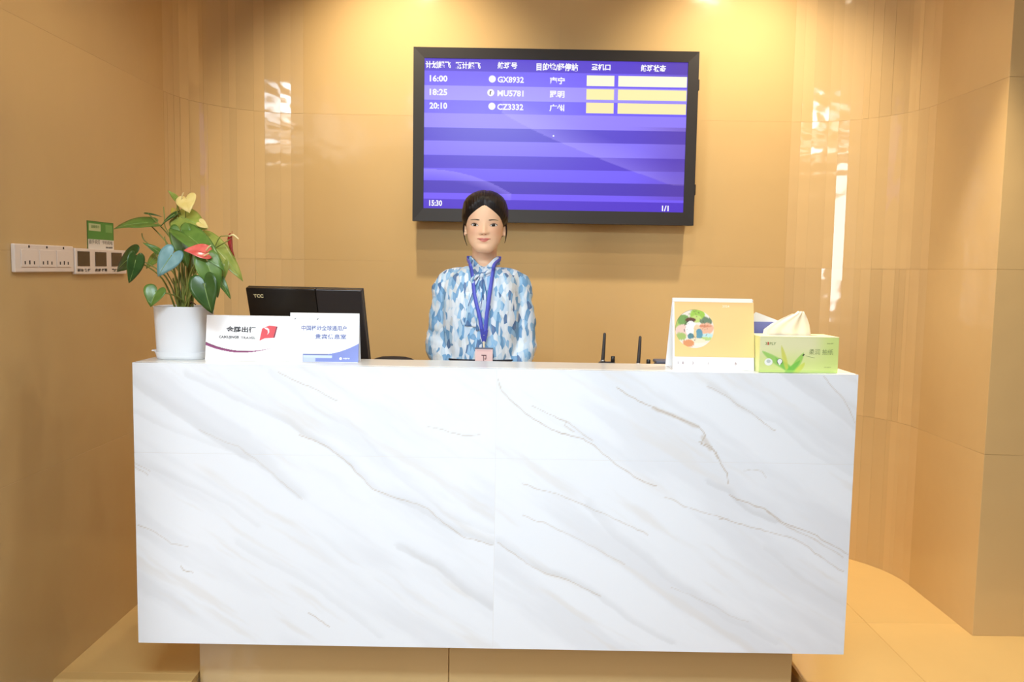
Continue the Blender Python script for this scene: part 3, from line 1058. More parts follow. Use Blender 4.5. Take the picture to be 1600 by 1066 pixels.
def f1(u, v):
    c = np.full((len(u), 3), (249, 246, 246), float)
    c = mix(c, (252, 240, 234), sstep(.0, .5, 1 - np.abs(u - .45)) * (1 - v) * .5)
    lo = 0.19 + 0.16 * ((u - 0.42) / 0.42) ** 2 * np.where(u < .42, 1, .9)
    th = 0.060 * np.clip(1 - u / 0.78, 0, 1) ** 0.8
    m = (v > lo - th * .2) & (v < lo + th) & (u < .78)
    c[m] = (136, 50, 104)
    m2 = (v > lo + th * .55) & (v < lo + th) & (u < .5)
    c[m2] = (112, 30, 78)
    return c


r, o, ex, eu = tent('table_sign', 'white table sign with red flag logo and purple swoosh beside the plant pot', -.907, -.642, .076, 1.0605, .143, .16, .055, f1, 180, 100, 0.03, inset=.07)
text('金鹏出行', .019, o + ex * .062 + eu * .089, ex, eu, M_ink, r, width=.092, bold=.03)
text('CAIKUJINGB', .0105, o + ex * .040 + eu * .068, ex, eu, M_ink, r, width=.062, bold=.03)
text('TRAVEL', .0072, o + ex * .108 + eu * .069, ex, eu, M_ink, r, width=.046, bold=.015)
M_logo = mat('red_logo_ink', (222, 70, 78), 0.45)
M_logo_d = mat('dark_red_logo_ink', (120, 44, 66), 0.45)
lo_ = o + ex * .166 + eu * .064
v, f = prism([(0, .0), (.016, .008), (.047, .010), (.055, .045), (.030, .0485), (.012, .041), (.007, .038)], lo_, ex, eu, -0.0004)
add('logo', v, f, M_logo, r)
v, f = prism([(.043, .010), (.047, .010), (.055, .045), (.0515, .0455)], lo_ - Y * .0006, ex, eu, -0.0003)
add('logo_edge', v, f, M_logo_d, r)
v, f = prism([(.012, .0415), (.022, .042), (.029, .037), (.030, .027), (.024, .019), (.026, .027), (.024, .034), (.018, .037)], lo_ - Y * .0008, ex, eu, -0.0003)
add('logo_mark', v, f, M_card, r)


def f2(u, v):
    c = np.full((len(u), 3), (248, 248, 252), float)
    bl = (122, 134, 196)
    top = np.where(u < .2, 0, np.where(u < .52, .170, .170 + .22 * ((u - .52) / .48) ** 1.7))
    m = (v < top) & (u > .195)
    c[m] = bl
    c = np.where((m & (u > .6))[:, None], mix(c, (136, 148, 210), (u - .6) * 1.5), c)
    # long pale vehicle-like band in the blue
    m = (u > .2) & (u < .62 - .3 * np.clip(.11 - v, 0, 1)) & (v > .085) & (v < .145)
    c[m] = (196, 206, 236)
    m = (u > .2) & (u < .38) & (v < .10) & (v > .02)
    c[m] = (182, 192, 228)
    m = (u > .2) & (u < .56) & (v > .160) & (v < .174)
    c[m] = (92, 96, 130)
    m = (u < .19) & (v < .25) & (v > .015)
    c[m] = (226, 226, 232)
    return c


r, o, ex, eu = tent('table_sign', 'white and blue table sign with two text lines before the monitor', -.645, -.430, .074, 1.0605, .155, .16, .055, f2, 180, 130, 0.035)
text('中国移动全球通用户', .0165, o + ex * .036 + eu * .099, ex, eu, M_blue_ink, r, width=.140, bold=.022)
text('贵宾休息室', .0160, o + ex * .079 + eu * .073, ex, eu, M_blue_ink, r, width=.097, bold=.022)
text('中国移动', .0048, o + ex * .168 + eu * .0105, ex, eu, M_card, r, width=.020, bold=.02)
v, f = disc_geo(o + ex * .160 + eu * .0125 - Y * .0006, ex, eu, .0042)
add('logo', v, f, M_card, r)
for q in (.012, .082):
    v, f = prism([(0, 0), (.004, .001), (.007, .006), (.003, .004)], o + ex * q + eu * .133, ex, eu, -0.0004)
    add('logo_mark', v, f, M_ink, r)
    text('SERVICE', .0032, o + ex * (q + .010 if q < .05 else q - .024) + eu * .1345, ex, eu, M_grey_ink, r, width=.020)

# ------------------------------------------------------------------ monitor behind the signs (seen from its back)
mon = empty('computer_monitor', (-0.655, 0.36, 0.862))
tag(mon, 'black computer monitor seen from behind between plant and receptionist', 'monitor')
TL = Vector((-0.8700, 0.360, 1.2812))
mx = Vector((0.4107, -0.0698, 0.0)).normalized()
md = Vector((0.0145, 0.0875, -0.2866)).normalized()
mn = mx.cross(md).normalized()          # towards the viewer or away
if mn.y > 0:
    mn = -mn
MWD, MHT = 0.4168, 0.290


def mon_pt(a, b, c=0.0):
    return TL + mx * a + md * b + mn * c


def mon_box(name, a0, a1, b0, b1, c0, c1, m, bev=0.003):
    v = [mon_pt(a, b, c) for c in (c0, c1) for a, b in ((a0, b0), (a1, b0), (a1, b1), (a0, b1))]
    f = [(0, 1, 2, 3), (7, 6, 5, 4), (0, 4, 5, 1), (1, 5, 6, 2), (2, 6, 7, 3), (3, 7, 4, 0)]
    me = bpy.data.meshes.new(name)
    me.from_pydata([tuple(p) for p in v], [], f)
    bm = bmesh.new()
    bm.from_mesh(me)
    bmesh.ops.recalc_face_normals(bm, faces=bm.faces)
    if bev:
        bmesh.ops.bevel(bm, geom=list(bm.edges), offset=bev, segments=2, affect='EDGES', profile=.5)
    bm.to_mesh(me)
    bm.free()
    return put(name, me, m, mon)


M_mon = mat('black_gloss_plastic', (26, 22, 20), 0.22, 0.5)
M_mon_sheen = mat('black_plastic_painted_sheen', (40, 35, 35), 0.30, 0.5)  # paler copy: reflection on the right half painted into the colour
mon_box('rear_cover', 0, .252, 0, MHT, -.016, 0.0, M_mon)
mon_box('rear_cover', .2535, MWD, 0, MHT, -.016, 0.0, M_mon_sheen)  # cover split where the painted reflection begins
mon_box('screen_bezel', 0, MWD, 0, MHT, -.026, -.0165, M_black, .002)
mon_box('display_glass', .008, MWD - .008, .008, MHT - .016, -.0268, -.0262, mat('dark_glass', (18, 18, 22), 0.1), 0)
mon_box('housing', .12, .30, .12, .24, 0.0, .022, M_mon, .006)
M_gold = mat('pale_gold_lettering', (226, 210, 160), 0.35)
text('TCC', .0125, mon_pt(.026, .0345, .0004), mx, -md, M_gold, mon, width=.036, bold=.04)
v, f = tube([mon_pt(.21, .20, .012), mon_pt(.21, .30, .03), Vector((-.640, .345, .875))], [.022, .022, .024], n=14)
add('stand_neck', v, f, M_black, mon, True)
v, f = lathe([(.002, 0), (.098, 0), (.10, .004), (.094, .009), (.03, .015), (.002, .015)], (-.640, .342, .8625), 36)
add('stand_foot', v, f, M_black, mon, True)

# ------------------------------------------------------------------ desk calendar
cal = empty('desk_calendar', (.66, .06, 1.0605))
tag(cal, 'standing desk calendar with orange page and round picture', 'calendar')
cw = .252
co_ = Vector((.545, .042, 1.0605))
lean = .20
ce = Vector((1, .02, 0)).normalized()
cu = (Z * math.cos(lean) + Y * math.sin(lean)).normalized()
ch = .222


def cbox(name, a0, a1, b0, b1, d0, d1, m):
    cn = ce.cross(cu).normalized()
    v = [co_ + ce * a + cu * b + cn * c for c in (d0, d1) for a, b in ((a0, b0), (a1, b0), (a1, b1), (a0, b1))]
    return add(name, v, [(3, 2, 1, 0), (4, 5, 6, 7), (0, 1, 5, 4), (1, 2, 6, 5), (2, 3, 7, 6), (3, 0, 4, 7)], m, cal)


cbox('stand_front', 0, cw, 0, ch, -.004, 0, M_card)
ctop = co_ + cu * ch
cbk = co_ + Y * .105 - X * .004
eb = (ctop - cbk)
v, f = prism([(0, 0), (cw, 0), (cw, eb.length), (0, eb.length)], cbk, ce, eb.normalized(), -0.003)
add('stand_back', v, f, M_card, cal)
v, f = prism([(0, 0), (cw, 0), (cw, .104), (0, .104)], co_ + Z * .002, ce, Y, .002)
add('stand_foot', v, f, M_card, cal)
cbox('binding_strip', 0, cw - .004, ch - .010, ch + .002, -.006, .0035, mat('cream_card', (250, 240, 226), .5))
for k in range(1):
    pg = cbox('page', .006, cw + .001, .041, ch - .010, .0002, .0022, mat('orange_page', (250, 206, 140), .5, .3))
cn = ce.cross(cu).normalized()


def fpic(u, v):
    x, y = (u - .5) * 2, (v - .5) * 2
    c = np.full((len(u), 3), (238, 226, 214), float)
    nz = fbm(u * 9, v * 9)

    def ell(cx, cy, rx, ry, col, rag=.25):
        nonlocal c
        d = ((x - cx) / rx) ** 2 + ((y - cy) / ry) ** 2 + rag * (nz - .5) * 2
        c = mix(c, col, 1 - sstep(.82, 1.05, d))
    ell(-.75, .30, .45, .40, (176, 196, 100))
    ell(-.55, .42, .32, .30, (120, 160, 84))
    ell(.15, .70, .40, .38, (160, 200, 78), .1)
    ell(.10, .52, .30, .20, (196, 214, 120))
    ell(.62, .42, .34, .20, (112, 132, 104), .6)
    ell(-.60, -.12, .42, .34, (236, 198, 182))
    ell(.60, .02, .42, .30, (238, 180, 148), .3)
    ell(.55, .14, .36, .07, (218, 140, 106), .2)
    ell(-.20, .46, .27, .12, (104, 62, 44), .2)
    ell(.72, -.38, .36, .16, (190, 222, 224))
    ell(.55, -.52, .45, .10, (190, 210, 130))
    ell(-.72, -.40, .30, .20, (168, 188, 104))
    ell(-.18, -.02, .30, .44, (246, 242, 236), .1)
    ell(-.18, .06, .18, .24, (252, 250, 246), .1)
    ell(.12, .02, .17, .20, (244, 206, 166), .1)
    ell(.22, -.26, .20, .28, (98, 150, 170), .3)
    ell(-.20, -.38, .18, .16, (92, 138, 146), .4)
    ell(.02, -.34, .08, .42, (238, 206, 150), .2)
    ell(.12, -.62, .46, .14, (248, 226, 196), .2)
    ell(-.32, -.76, .30, .20, (226, 150, 100), .1)
    ell(.30, -.82, .34, .08, (250, 236, 214), .2)
    d = np.hypot(x + .20, (y + .02) * .7)
    c = mix(c, (70, 58, 60), (np.abs(d - .32) < .018) * (x < .0) * (y > -.15) * .9)
    ln = np.abs(fbm(u * 7 + 3, v * 7 + 11, 3) - .5)
    c = mix(c, (96, 78, 66), (1 - sstep(.004, .014, ln)) * .55 * (np.hypot(x, y) < .93))
    d = np.hypot(x, y)
    c = mix(c, (120, 96, 70), (d > .965) * (x < .1) * (y > -.1) * .8)
    return c


# round picture printed on the page: radial grid
ccx = co_ + ce * .068 + cu * .128 + cn * .0024
R_ = .060
V, UV = [ccx], [(.5, .5)]
F = []
na, nr = 72, 26
for r_ in range(1, nr + 1):
    for k in range(na):
        a = 2 * PI * k / na
        V.append(ccx + (ce * math.cos(a) + cu * math.sin(a)) * R_ * r_ / nr)
        UV.append((.5 + .5 * math.cos(a) * r_ / nr, .5 + .5 * math.sin(a) * r_ / nr))
F = [(0, 1 + k, 1 + (k + 1) % na) for k in range(na)]
for r_ in range(nr - 1):
    F += [(1 + r_ * na + k, 1 + (r_ + 1) * na + k, 1 + (r_ + 1) * na + (k + 1) % na, 1 + r_ * na + (k + 1) % na) for k in range(na)]
o = add('round_picture', V, F, M_print, cal)
uv = np.array(UV)
cc = np.ones((len(V), 4))
cc[:, :3] = lin(np.clip(fpic(uv[:, 0], uv[:, 1]), 0, 255))
o.data.color_attributes.new('Col', 'FLOAT_COLOR', 'POINT').data.foreach_set('color', cc.astype('f').ravel())
M_cream = mat('cream_ink', (255, 236, 204), .5)
text('2024', .007, co_ + ce * .155 + cu * .196 + cn * .0024, ce, cu, M_cream, cal, width=.022, bold=.02)
for q, s_ in ((.016, '1'), (.029, '8'), (.060, '3'), (.108, 'i'), (.192, '8')):
    text(s_, .0085, co_ + ce * q + cu * .017 + cn * .0004, ce, cu, mat('mauve_ink', (150, 120, 126), .5) if q < .02 else bpy.data.materials['mauve_ink'], cal, bold=.02)

# ------------------------------------------------------------------ tissue box
tb = empty('tissue_box', (.920, .075, 1.0605))
tag(tb, 'green and yellow tissue box with a cream tissue pulled up', 'tissue box')


def ftis(u, v):
    c = mix(np.full((len(u), 3), (222, 232, 150), float), (236, 232, 186), sstep(.05, .45, 1 - np.abs(u - .33) * 1.6) * sstep(.2, .8, v) * .9)
    c = mix(c, (206, 224, 128), sstep(.6, 1, u) * .6)

    def blade(x0, y0, x1, y1, w, col, a=.8):
        nonlocal c
        t = np.clip(((u - x0) * (x1 - x0) + (v - y0) * (y1 - y0)) / ((x1 - x0) ** 2 + (y1 - y0) ** 2), 0, 1)
        d = np.hypot(u - x0 - t * (x1 - x0), (v - y0 - t * (y1 - y0)) * .42)
        c = mix(c, col, (1 - sstep(.6, 1.0, d / (w * np.sin(np.clip(t * .9 + .12, 0, 1) * PI) ** .7 + 1e-4))) * a)
    blade(.45, 0, .02, .62, .075, (150, 206, 96))
    blade(.42, 0, .20, .42, .060, (132, 198, 88))
    blade(.36, .05, .27, .78, .035, (214, 214, 92))
    blade(.40, -.05, .56, .58, .055, (150, 208, 88))
    blade(.32, -.1, .52, .36, .05, (120, 196, 82))
    blade(.45, -.05, .58, .30, .045, (214, 222, 92))
    c = mix(c, (190, 224, 120), (v < .08) * .4)
    return c


tw, th_, td = .243, .108, .115
to = Vector((.802, .014, 1.0605))
te = Vector((1, .04, 0)).normalized()
tn = Vector((-.04, 1, 0)).normalized()
paint('front_panel', to, te, Z, tw, th_, 110, 50, ftis, M_print, tb, depth=.002)
M_tb = mat('pale_lime_card', (226, 232, 158), .45)
M_tb2 = mat('pale_yellow_card', (244, 240, 186), .45)


def tbox(name, a0, a1, d0, d1, z0, z1, m):
    v = [to + te * a + tn * d + Z * z for z in (z0, z1) for a, d in ((a0, d0), (a1, d0), (a1, d1), (a0, d1))]
    return add(name, v, [(3, 2, 1, 0), (4, 5, 6, 7), (0, 1, 5, 4), (1, 2, 6, 5), (2, 3, 7, 6), (3, 0, 4, 7)], m, tb)


tbox('end_panel', 0, .002, .002, td, 0, th_, M_tb)
tbox('end_panel', tw - .002, tw, .002, td, 0, th_, M_tb)
tbox('rear_panel', .002, tw - .002, td - .002, td, 0, th_, M_tb)
tbox('base_panel', .002, tw - .002, .002, td - .002, 0, .002, M_tb)
# top panel with the slot
tbox('top_panel', 0, tw, 0, td * .38, th_ + .0002, th_ + .0022, M_tb2)
tbox('top_panel', 0, tw, td * .62, td, th_ + .0002, th_ + .0022, M_tb2)
tbox('top_panel', 0, .045, td * .38, td * .62, th_ + .0002, th_ + .0022, M_tb2)
tbox('top_panel', tw - .045, tw, td * .38, td * .62, th_ + .0002, th_ + .0022, M_tb2)
M_tissue = mat('cream_tissue', (250, 232, 206), .8, .2)
prof = [(.036, 0.0), (.040, .018), (.062, .036), (.095, .054), (.1240, .068), (.134, .0765)]      # left edge a, z
profr = [(.180, 0.0), (.178, .018), (.174, .034), (.166, .052), (.158, .068), (.153, .0765)]
rings = []
for (a, z), (b, _) in zip([(.046, -.03)] + prof, [(.180, -.03)] + profr):
    row = []
    for k in range(25):
        s_ = k / 24
        dep = .057 + (.0055 * math.sin(s_ * 7 + z * 30) + .0028 * math.sin(s_ * 19 + 1)) * min(1, max(0.15, 1.2 - z * 9))
        row.append(to + te * (a + (b - a) * s_) + tn * dep + Z * (th_ + z))
    rings.append(row)
v, f = loft(rings, cap=False, closed=False)
o = add('tissue', v, f, M_tissue, tb, True)
o.modifiers.new('thickness', 'SOLIDIFY').thickness = .001
rings = [[p + tn * (.010 + .004 * math.sin(i * .9 + j)) - te * .004 for i, p in enumerate(row)] for j, row in enumerate(rings[:-1])]
v, f = loft(rings, cap=False, closed=False)
o = add('tissue', v, f, M_tissue, tb, True)
o.modifiers.new('thickness', 'SOLIDIFY').thickness = .001
M_grn = mat('grey_green_ink', (140, 152, 96), .5)
M_red = mat('brick_red_ink', (196, 74, 52), .5)
nb = -Y * .0006
text('3', .0085, to + te * .016 + Z * .084 + nb, te, Z, M_grn, tb, bold=.02)
v, f = prism([(0, 0), (.004, 0), (.004, .009), (0, .009)], to + te * .0225 + Z * .084 + nb, te, Z, -.0004)
add('logo', v, f, M_red, tb)
text('PLY', .0085, to + te * .029 + Z * .084 + nb, te, Z, M_grn, tb, width=.020, bold=.01)
text('柔润 抽纸', .017, to + te * .152 + Z * .056 + nb, te, Z, M_grn, tb, width=.074, bold=-.004)
text('PURE SOFT', .0032, to + te * .206 + Z * .089 + nb, te, Z, M_grn, tb, width=.020)
text('200 SHEETS', .0030, to + te * .200 + Z * .016 + nb, te, Z, M_grn, tb, width=.022)
v, f = prism([(0, 0), (.005, .0), (.008, .004), (.004, .005)], to + te * .131 + Z * .0525 + nb, te, Z, -.0004)
add('logo_mark', v, f, M_ink, tb)
v, f = tube([to + te * .143 + Z * .052 + nb, to + te * .155 + Z * .049 + nb, to + te * .170 + Z * .046 + nb], .0005, n=5)
add('flourish', v, f, M_grn, tb)
M_seal = mat('white_seal', (246, 248, 240), .5)
v, f = disc_geo(to + te * .028 + Z * .032 + nb, te, Z, .0125, .0110)
add('seal', v, f, M_seal, tb)
v, f = disc_geo(to + te * .028 + Z * .034 + nb * 1.8, te, Z, .0065, .0050)
add('seal_mark', v, f, mat('grey_seal', (206, 212, 204), .5), tb)
v, f = disc_geo(to + te * .0625 + Z * .034 + nb, te, Z, .0088)
add('seal', v, f, M_ink, tb)
v, f = prism([(.0074 * math.cos(a), .0074 * math.sin(a)) for a in [math.radians(q) for q in range(-50, 231, 20)]] + [(0, -.013)], to + te * .0625 + Z * .0345 + nb * 1.6, te, Z, -.0003)
add('seal_mark', v, f, M_seal, tb)

# ------------------------------------------------------------------ brochure and papers behind the tissue box


def fbro(u, v):
    c = mix(np.full((len(u), 3), (120, 126, 190), float), (104, 104, 160), 1 - v)
    sk = .16 + .10 * (vnoise(u * 26, u * 0 + 3.3) > .55) + .14 * (np.abs(u - .42) < .015) + .06 * vnoise(u * 40, u * 0 + 9)
    c[v < sk + .36] = (52, 44, 56)
    c[(v < .36)] = (46, 40, 48)
    return c


br = empty('brochure', (.87, .155, 1.0605))
tag(br, 'blue skyline brochure standing behind the tissue box', 'brochure')
paint('cover', (.800, .150, 1.0605), X, (Z * .995 + Y * .10).normalized(), .150, .146, 90, 80, fbro, M_print, br, depth=.002)
v, f = prism([(0, 0), (.150, 0), (.150, .144), (0, .144)], (.800, .186, 1.0605), X, (Z * .997 - Y * .04).normalized(), -.002)
add('back_cover', v, f, M_card, br)
pp = empty('paper_sheet', (.86, .170, 1.0605))
tag(pp, 'loose white paper sheet poking up behind the blue brochure', 'paper')
v, f = prism([(-.03, 0), (.105, 0), (.112, .146), (.030, .176), (.018, .164), (-.030, .160)], (.800, .1675, 1.0608), X, Z, .0006)
add('sheet', v, f, M_card, pp)
v, f = prism([(.0, .0), (.104, .0), (.110, .140), (.02, .166)], (.800, .1688, 1.0608), X, Z, .0006)
add('sheet', v, f, M_card, pp)

# ------------------------------------------------------------------ two radios in chargers and a blue-grey box on the worktop
M_ant = mat('rubber_antenna', (52, 46, 42), .45)


def radio(x, y, lean, top):
    r = empty('two_way_radio', (x, y, .862))
    b = box('charger', (x - .036, y - .035, .8625), (x + .044, y + .035, .925), M_black, r, bev=.006, seg=2, smooth=False)
    box('body', (x - .028, y - .017, .900), (x + .030, y + .017, 1.047), M_black, r, bev=.006, seg=2)
    box('display_strip', (x - .018, y - .0182, .985), (x + .022, y - .0172, 1.005), mat('grey_strip', (90, 90, 92), .4), r, bev=0)
    v, f = lathe([(.008, 0), (.0082, .006), (.007, .007)], (x - .014, y, 1.0465), 16)
    add('antenna_collar', v, f, M_metal, r, True)
    e = Vector((x - .014 + lean, y, top))
    s_ = Vector((x - .014, y, 1.050))
    v, f = tube([s_, s_.lerp(e, .5) + X * .0005, e], [.0068, .0058, .0050], n=12)
    add('antenna', v, f, M_ant, r, True)
    v, f = lathe([(.0065, 0), (.0075, .001), (.0070, .019), (.006, .020), (.001, .020)], (x + .021, y, 1.0465), 14)
    add('channel_knob', v, f, M_black, r, True)
    return r


r1 = radio(.378, .36, .004, 1.143)
tag(r1, 'black two-way radio with antenna, nearer the receptionist', 'radio', 'radios behind the counter ledge')
r2 = copy_tree(r1, None, (.123, 0, -.009))
tag(r2, 'black two-way radio with antenna, nearer the desk calendar', 'radio', 'radios behind the counter ledge')
r2.location.z = .862
for ch_ in r2.children:
    if ch_.name.startswith('charger'):
        continue
    ch_.location.z -= .009
bxr = empty('storage_box', (.585, .36, .862))
tag(bxr, 'small blue-grey plastic box just left of the calendar', 'box')
M_bg = mat('blue_grey_plastic', (112, 118, 138), .4)
box('bin', (.545, .325, .8625), (.632, .395, 1.045), M_bg, bxr, bev=.006, seg=2)
box('lid', (.543, .323, 1.046), (.634, .397, 1.057), mat('dark_blue_grey_plastic', (84, 90, 108), .4), bxr, bev=.004, seg=2)
box('clasp', (.572, .320, 1.020), (.578, .3225, 1.050), M_black, bxr, bev=.001)

# ------------------------------------------------------------------ task chair behind the counter
chr_ = empty('office_chair', (-.47, .92, 0))
tag(chr_, 'black office chair with rounded back behind the counter', 'chair')
M_fab = mat('black_fabric', (40, 33, 30), .7, .3)
rings = []
for dy, s_ in ((-.03, .86), (-.022, .97), (0, 1.0), (.022, .97), (.03, .86)):
    rr = []
    for k in range(40):
        a = 2 * PI * k / 40
        ca, sa = math.cos(a), math.sin(a)
        x = .155 * s_ * math.copysign(abs(ca) ** (2 / 3.2), ca)
        z = .205 * s_ * math.copysign(abs(sa) ** (2 / 2.6), sa)
        rr.append((-.460 + x, 1.09 + dy - .10 * ((z + .2) * .2) - .55 * x * x, .772 + z))
    rings.append(rr)
v, f = loft(rings)
add('backrest', v, f, M_fab, chr_, True)
v, f = loft([superring((-.460, .88), a, b, z, 3.4) for a, b, z in ((.17, .18, .445), (.215, .21, .455), (.225, .22, .485), (.215, .21, .510), (.16, .16, .518))])
add('seat', v, f, M_fab, chr_, True)
v, f = tube([(-.46, 1.02, .46), (-.46, 1.14, .48), (-.46, 1.15, .60), (-.46, 1.13, .74)], [.018, .018, .016, .014], n=10)
add('back_support', v, f, M_black, chr_, True)
v, f = lathe([(.026, .09), (.026, .26), (.016, .262), (.016, .42), (.05, .425), (.05, .445)], (-.46, .90, 0), 18)
add('gas_column', v, f, M_black, chr_, True)
for k in range(5):
    a = 2 * PI * k / 5 + .3
    e = Vector((-.46 + .26 * math.cos(a), .90 + .26 * math.sin(a), .075))
    v, f = tube([(-.46, .90, .105), (Vector((-.46, .90, .10)) + e) / 2, e], [.022, .018, .014], n=8)
    lg = add('base_leg', v, f, M_black, chr_, True)
    v, f = tube([e + Vector((-.012 * math.sin(a), .012 * math.cos(a), -.047)), e + Vector((.012 * math.sin(a), -.012 * math.cos(a), -.047))], [.026, .026], n=14, sub=1)
    add('caster', v, f, M_black, lg, True)

# ------------------------------------------------------------------ socket and switch panels, notice card on the left wall
M_plate = mat('warm_white_plate', (240, 224, 210), .35)
M_dot = mat('socket_dark', (46, 36, 30), .6)
pl = empty('socket_panel', (LX, .11, 1.367))
tag(pl, 'white triple socket panel on the left wall, nearer the frame edge', 'socket')
wx = LX + .0005
box('plate', (wx, -.045, 1.326), (wx + .012, .285, 1.411), M_plate, pl, bev=.003, seg=2)
for k in range(3):
    y0 = -.015 + k * .097
    box('socket_cover', (wx + .0122, y0, 1.342), (wx + .0142, y0 + .085, 1.395), M_plate, pl, bev=.0008)
    for j in range(3):
        yy = y0 + .018 + j * .024
        v, f = box_geo((wx + .0143, yy - .003, 1.350), (wx + .0146, yy + .003, 1.350 + (.010 if j != 1 else .012)))
        add('pin_slot', v, f, M_dot, pl)
    v, f = box_geo((wx + .0121, y0 + .040, 1.4005), (wx + .0128, y0 + .047, 1.4075))
    add('indicator', v, f, M_dot, pl)
sp = empty('switch_panel', (LX, .46, 1.36))
tag(sp, 'white panel with three dark touch switches beside the plant leaves', 'switch')
box('plate', (wx, .292, 1.318), (wx + .014, .660, 1.406), M_plate, sp, bev=.003, seg=2)
M_win = mat('brown_glass_key', (74, 54, 40), .25)
for k in range(3):
    y0 = .305 + k * .118
    box('touch_key', (wx + .0141, y0, 1.346), (wx + .0156, y0 + .080, 1.396), M_win, sp, bev=.0006)
    text(('前台 筒灯', '走廊 灯带', '射灯')[k], .011, (wx + .0143, y0 - .002, 1.327), Y, Z, M_dot, sp, width=.086, bold=.03)
nc = empty('notice_card', (LX, .50, 1.455))
tag(nc, 'small green and white notice card above the switch panel', 'notice')


def fcard(u, v):
    c = np.full((len(u), 3), (84, 150, 62), float)
    c[v < .36] = (238, 230, 216)
    c[(u > .05) & (u < .5) & (v > .64) & (v < .92)] = (196, 206, 150)
    c[(u > .68) & (u < .94) & (v > .62) & (v < .92)] = (120, 176, 92)
    c[(v > .96) | (u < .015) | ((u > .985) & (v > .36))] = (52, 112, 40)
    return c


paint('card', (wx + .0012, .400, 1.406), Y, Z, .190, .098, 80, 50, fcard, M_print, nc, depth=.0012)
M_cg = mat('card_grey_ink', (150, 146, 132), .6)
text('随手关灯', .016, (wx + .0015, .408, 1.424), Y, Z, M_cg, nc, width=.078, bold=.01)
text('节约用电', .014, (wx + .0015, .502, 1.424), Y, Z, M_cg, nc, width=.076, bold=.01)
text('请勿触摸', .006, (wx + .0015, .528, 1.411), Y, Z, M_ink, nc, width=.050, bold=.02)
text('温馨提示', .010, (wx + .0015, .424, 1.480), Y, Z, mat('card_green_ink', (110, 150, 84), .6), nc, width=.06)

# ------------------------------------------------------------------ receptionist
M_skin = mat('skin', (246, 206, 176), .48, .35)
bsdf(M_skin).inputs['Subsurface Weight'].default_value = .12
bsdf(M_skin).inputs['Subsurface Radius'].default_value = (.012, .005, .003)
_tc = nd(M_skin, 'ShaderNodeAttribute', attribute_name='Col')
lk(M_skin, _tc.outputs['Color'], bsdf(M_skin).inputs['Base Color'])
M_hair = mat('dark_brown_hair', (40, 27, 22), .45, .3)
_tc = nd(M_hair, 'ShaderNodeTexCoord')
_mp = nd(M_hair, 'ShaderNodeMapping')
_mp.inputs['Scale'].default_value = (260, 40, 22)
_n = nd(M_hair, 'ShaderNodeTexNoise')
_n.inputs['Scale'].default_value = 1.0
lk(M_hair, _tc.outputs['Object'], _mp.inputs['Vector'])
lk(M_hair, _mp.outputs['Vector'], _n.inputs['Vector'])
_r = ramp(M_hair, [(.35, (16, 10, 9)), (.72, (36, 24, 19))])
lk(M_hair, _n.outputs['Fac'], _r.inputs['Fac'])
lk(M_hair, _r.outputs['Color'], bsdf(M_hair).inputs['Base Color'])
_b = nd(M_hair, 'ShaderNodeBump')
_b.inputs['Strength'].default_value = .5
_b.inputs['Distance'].default_value = .002
lk(M_hair, _n.outputs['Fac'], _b.inputs['Height'])
lk(M_hair, _b.outputs['Normal'], bsdf(M_hair).inputs['Normal'])

# blouse print: upright shards of white, sky and steel blue
M_blouse = mat('blue_white_print_chiffon', (200, 220, 240), .55, .3)
_tc = nd(M_blouse, 'ShaderNodeTexCoord')
_nw = nd(M_blouse, 'ShaderNodeTexNoise')
_nw.inputs['Scale'].default_value = 14
_ad = nd(M_blouse, 'ShaderNodeVectorMath', operation='MULTIPLY_ADD')
lk(M_blouse, _nw.outputs['Color'], _ad.inputs[0])
_ad.inputs[1].default_value = (.022, .014, .030)
lk(M_blouse, _tc.outputs['Object'], _nw.inputs['Vector'])
lk(M_blouse, _tc.outputs['Object'], _ad.inputs[2])
_mp = nd(M_blouse, 'ShaderNodeMapping')
_mp.inputs['Scale'].default_value = (86, 42, 31)
lk(M_blouse, _ad.outputs[0], _mp.inputs['Vector'])
_v = nd(M_blouse, 'ShaderNodeTexVoronoi')
_v.inputs['Scale'].default_value = 1.0
lk(M_blouse, _mp.outputs['Vector'], _v.inputs['Vector'])
_sx = nd(M_blouse, 'ShaderNodeSeparateColor')
lk(M_blouse, _v.outputs['Color'], _sx.inputs['Color'])
_r = ramp(M_blouse, [(0.0, (232, 236, 240)), (.24, (206, 220, 232)), (.35, (146, 190, 224)), (.48, (226, 230, 232)), (.58, (108, 158, 200)), (.69, (178, 208, 228)), (.77, (92, 142, 184)), (.85, (214, 216, 214)), (.94, (66, 100, 148))])
_r.color_ramp.interpolation = 'CONSTANT'
_v.feature = 'F1'
lk(M_blouse, _sx.outputs['Red'], _r.inputs['Fac'])
_r2 = ramp(M_blouse, [(.12, (238, 244, 250)), (.55, (150, 190, 226))])
lk(M_blouse, _v.outputs['Distance'], _r2.inputs['Fac'])
_mx = nd(M_blouse, 'ShaderNodeMix', data_type='RGBA')
_mx.inputs['Factor'].default_value = .15
lk(M_blouse, _r.outputs['Color'], _mx.inputs['A'])
lk(M_blouse, _r2.outputs['Color'], _mx.inputs['B'])
lk(M_blouse, _mx.outputs['Result'], bsdf(M_blouse).inputs['Base Color'])
M_trouser = mat('black_trousers', (28, 28, 36), .7, .3)
M_shoe = mat('black_leather', (24, 22, 22), .35)

HX, HY, HZ = -0.0585, 0.600, 1.525
BX, BYc = -0.066, 0.625          # body axis
person = empty('person', (BX, BYc, 0.0))
tag(person, 'person in blue and white print blouse standing behind the counter, hands folded', 'person')

